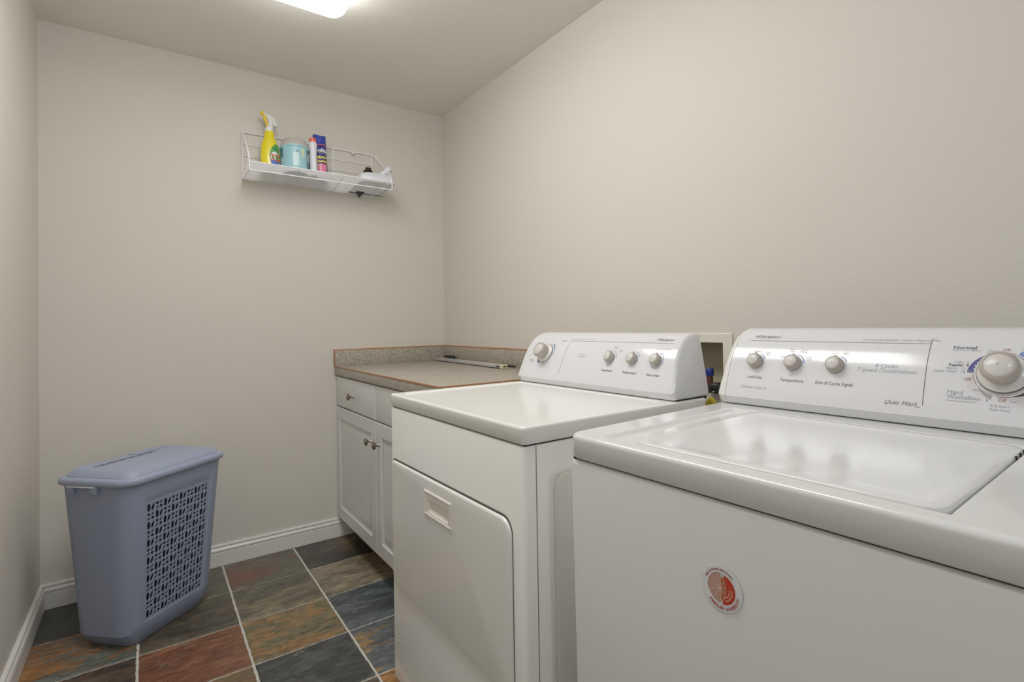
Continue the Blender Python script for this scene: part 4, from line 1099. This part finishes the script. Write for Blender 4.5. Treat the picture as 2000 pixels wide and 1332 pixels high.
bm = B(); box(bm, -0.0290, -0.0275, -0.018, -0.008, -0.002, 0.0005, 0.0005); obj('white_mark', bm, WHITEP, t)
t = thing('power_cord', 'thick black cord with a yellow sleeve looping low between the two machines', 'cord', (1.36, 0.975, 0.86))
bm = B(); tube(bm, smooth_path([(0.0, 0.016, -0.852), (0.0, 0.014, -0.20), (0.0, 0.011, -0.02), (0.0, 0.008, 0.012), (0.0, -0.002, 0.022), (0.0, -0.012, 0.012), (0.0, -0.016, -0.02), (0.0, -0.018, -0.20), (0.0, -0.02, -0.852)], 6), 0.0075, n=14); obj('cord', bm, BLACK, t)
bm = B(); tube(bm, smooth_path([(0.0, 0.0105, -0.004), (0.0, 0.008, 0.0125), (0.0, -0.002, 0.0225), (0.0, -0.012, 0.0125), (0.0, -0.0155, -0.012)], 6), 0.0085, n=16); obj('sleeve', bm, YHOSE, t)

# ------------------------------------------------------------------ light
def area(name, loc, rot, sx, sy, power, color):
    l = bpy.data.lights.new(name, 'AREA'); l.shape = 'RECTANGLE'; l.size = sx; l.size_y = sy; l.energy = power; l.color = color
    o = bpy.data.objects.new(name, l); COL.objects.link(o); o.location = loc; o.rotation_euler = rot; return o
def aim(frm, to): return (Vector(to) - Vector(frm)).to_track_quat('-Z', 'Y').to_euler()
area('ceiling_lamp_glow', (LXc, LYc, HZ - 0.105), (0, 0, 0), 2 * LHX - 0.05, 2 * LHY - 0.05, 2.0, (1.0, 0.985, 0.96))
P_ = (-0.10, -1.35, 1.35); area('rear_fill', P_, aim(P_, (0.2, 1.5, 0.9)), 0.5, 1.3, 2.6, (0.97, 0.98, 1.0))  # added fill lamp behind the camera, not light from the doorway
P_ = (0.0, -0.4, 1.45); area('upward_fill', P_, aim(P_, (-0.1, 0.3, 2.4)), 0.4, 0.4, 1.4, (1.0, 0.99, 0.97))  # added lamp aimed upward to brighten the ceiling and soften the room
P_ = (0.20, -0.56, 2.10); area('flash', P_, aim(P_, (0.6, 1.2, 0.8)), 0.06, 0.06, 3.8, (0.84, 0.90, 1.0))

w = bpy.data.worlds.new('World'); sc.world = w; w.use_nodes = True
w.node_tree.nodes['Background'].inputs['Color'].default_value = (0.85, 0.9, 1.0, 1); w.node_tree.nodes['Background'].inputs['Strength'].default_value = 0.3

# ------------------------------------------------------------------ camera
f_px, cx_, cy_ = 1024.1003, 1069.0923, 618.8516
yaw, pit, rol = radians(37.2245), radians(.653), radians(-.9454)
fw = Vector((sin(yaw) * cos(pit), cos(yaw) * cos(pit), sin(pit))); rt = Vector((cos(yaw), -sin(yaw), 0)); up = rt.cross(fw)
r2 = rt * cos(rol) + up * sin(rol); u2 = -rt * sin(rol) + up * cos(rol)
cam = bpy.data.cameras.new('camera'); co = bpy.data.objects.new('camera', cam); COL.objects.link(co)
cam.sensor_width = 36; cam.sensor_fit = 'HORIZONTAL'; cam.lens = f_px / 2000 * 36
cam.shift_x = (1000 - cx_) / 2000; cam.shift_y = (cy_ - 666) / 2000; cam.clip_start = 0.02
co.matrix_world = Matrix(((r2.x, u2.x, -fw.x, 0), (r2.y, u2.y, -fw.y, 0), (r2.z, u2.z, -fw.z, 1.12516), (0, 0, 0, 1)))
sc.camera = co
sc.view_settings.view_transform = 'Standard'; sc.view_settings.look = 'None'; sc.view_settings.exposure = 0.0; sc.view_settings.gamma = 1.3
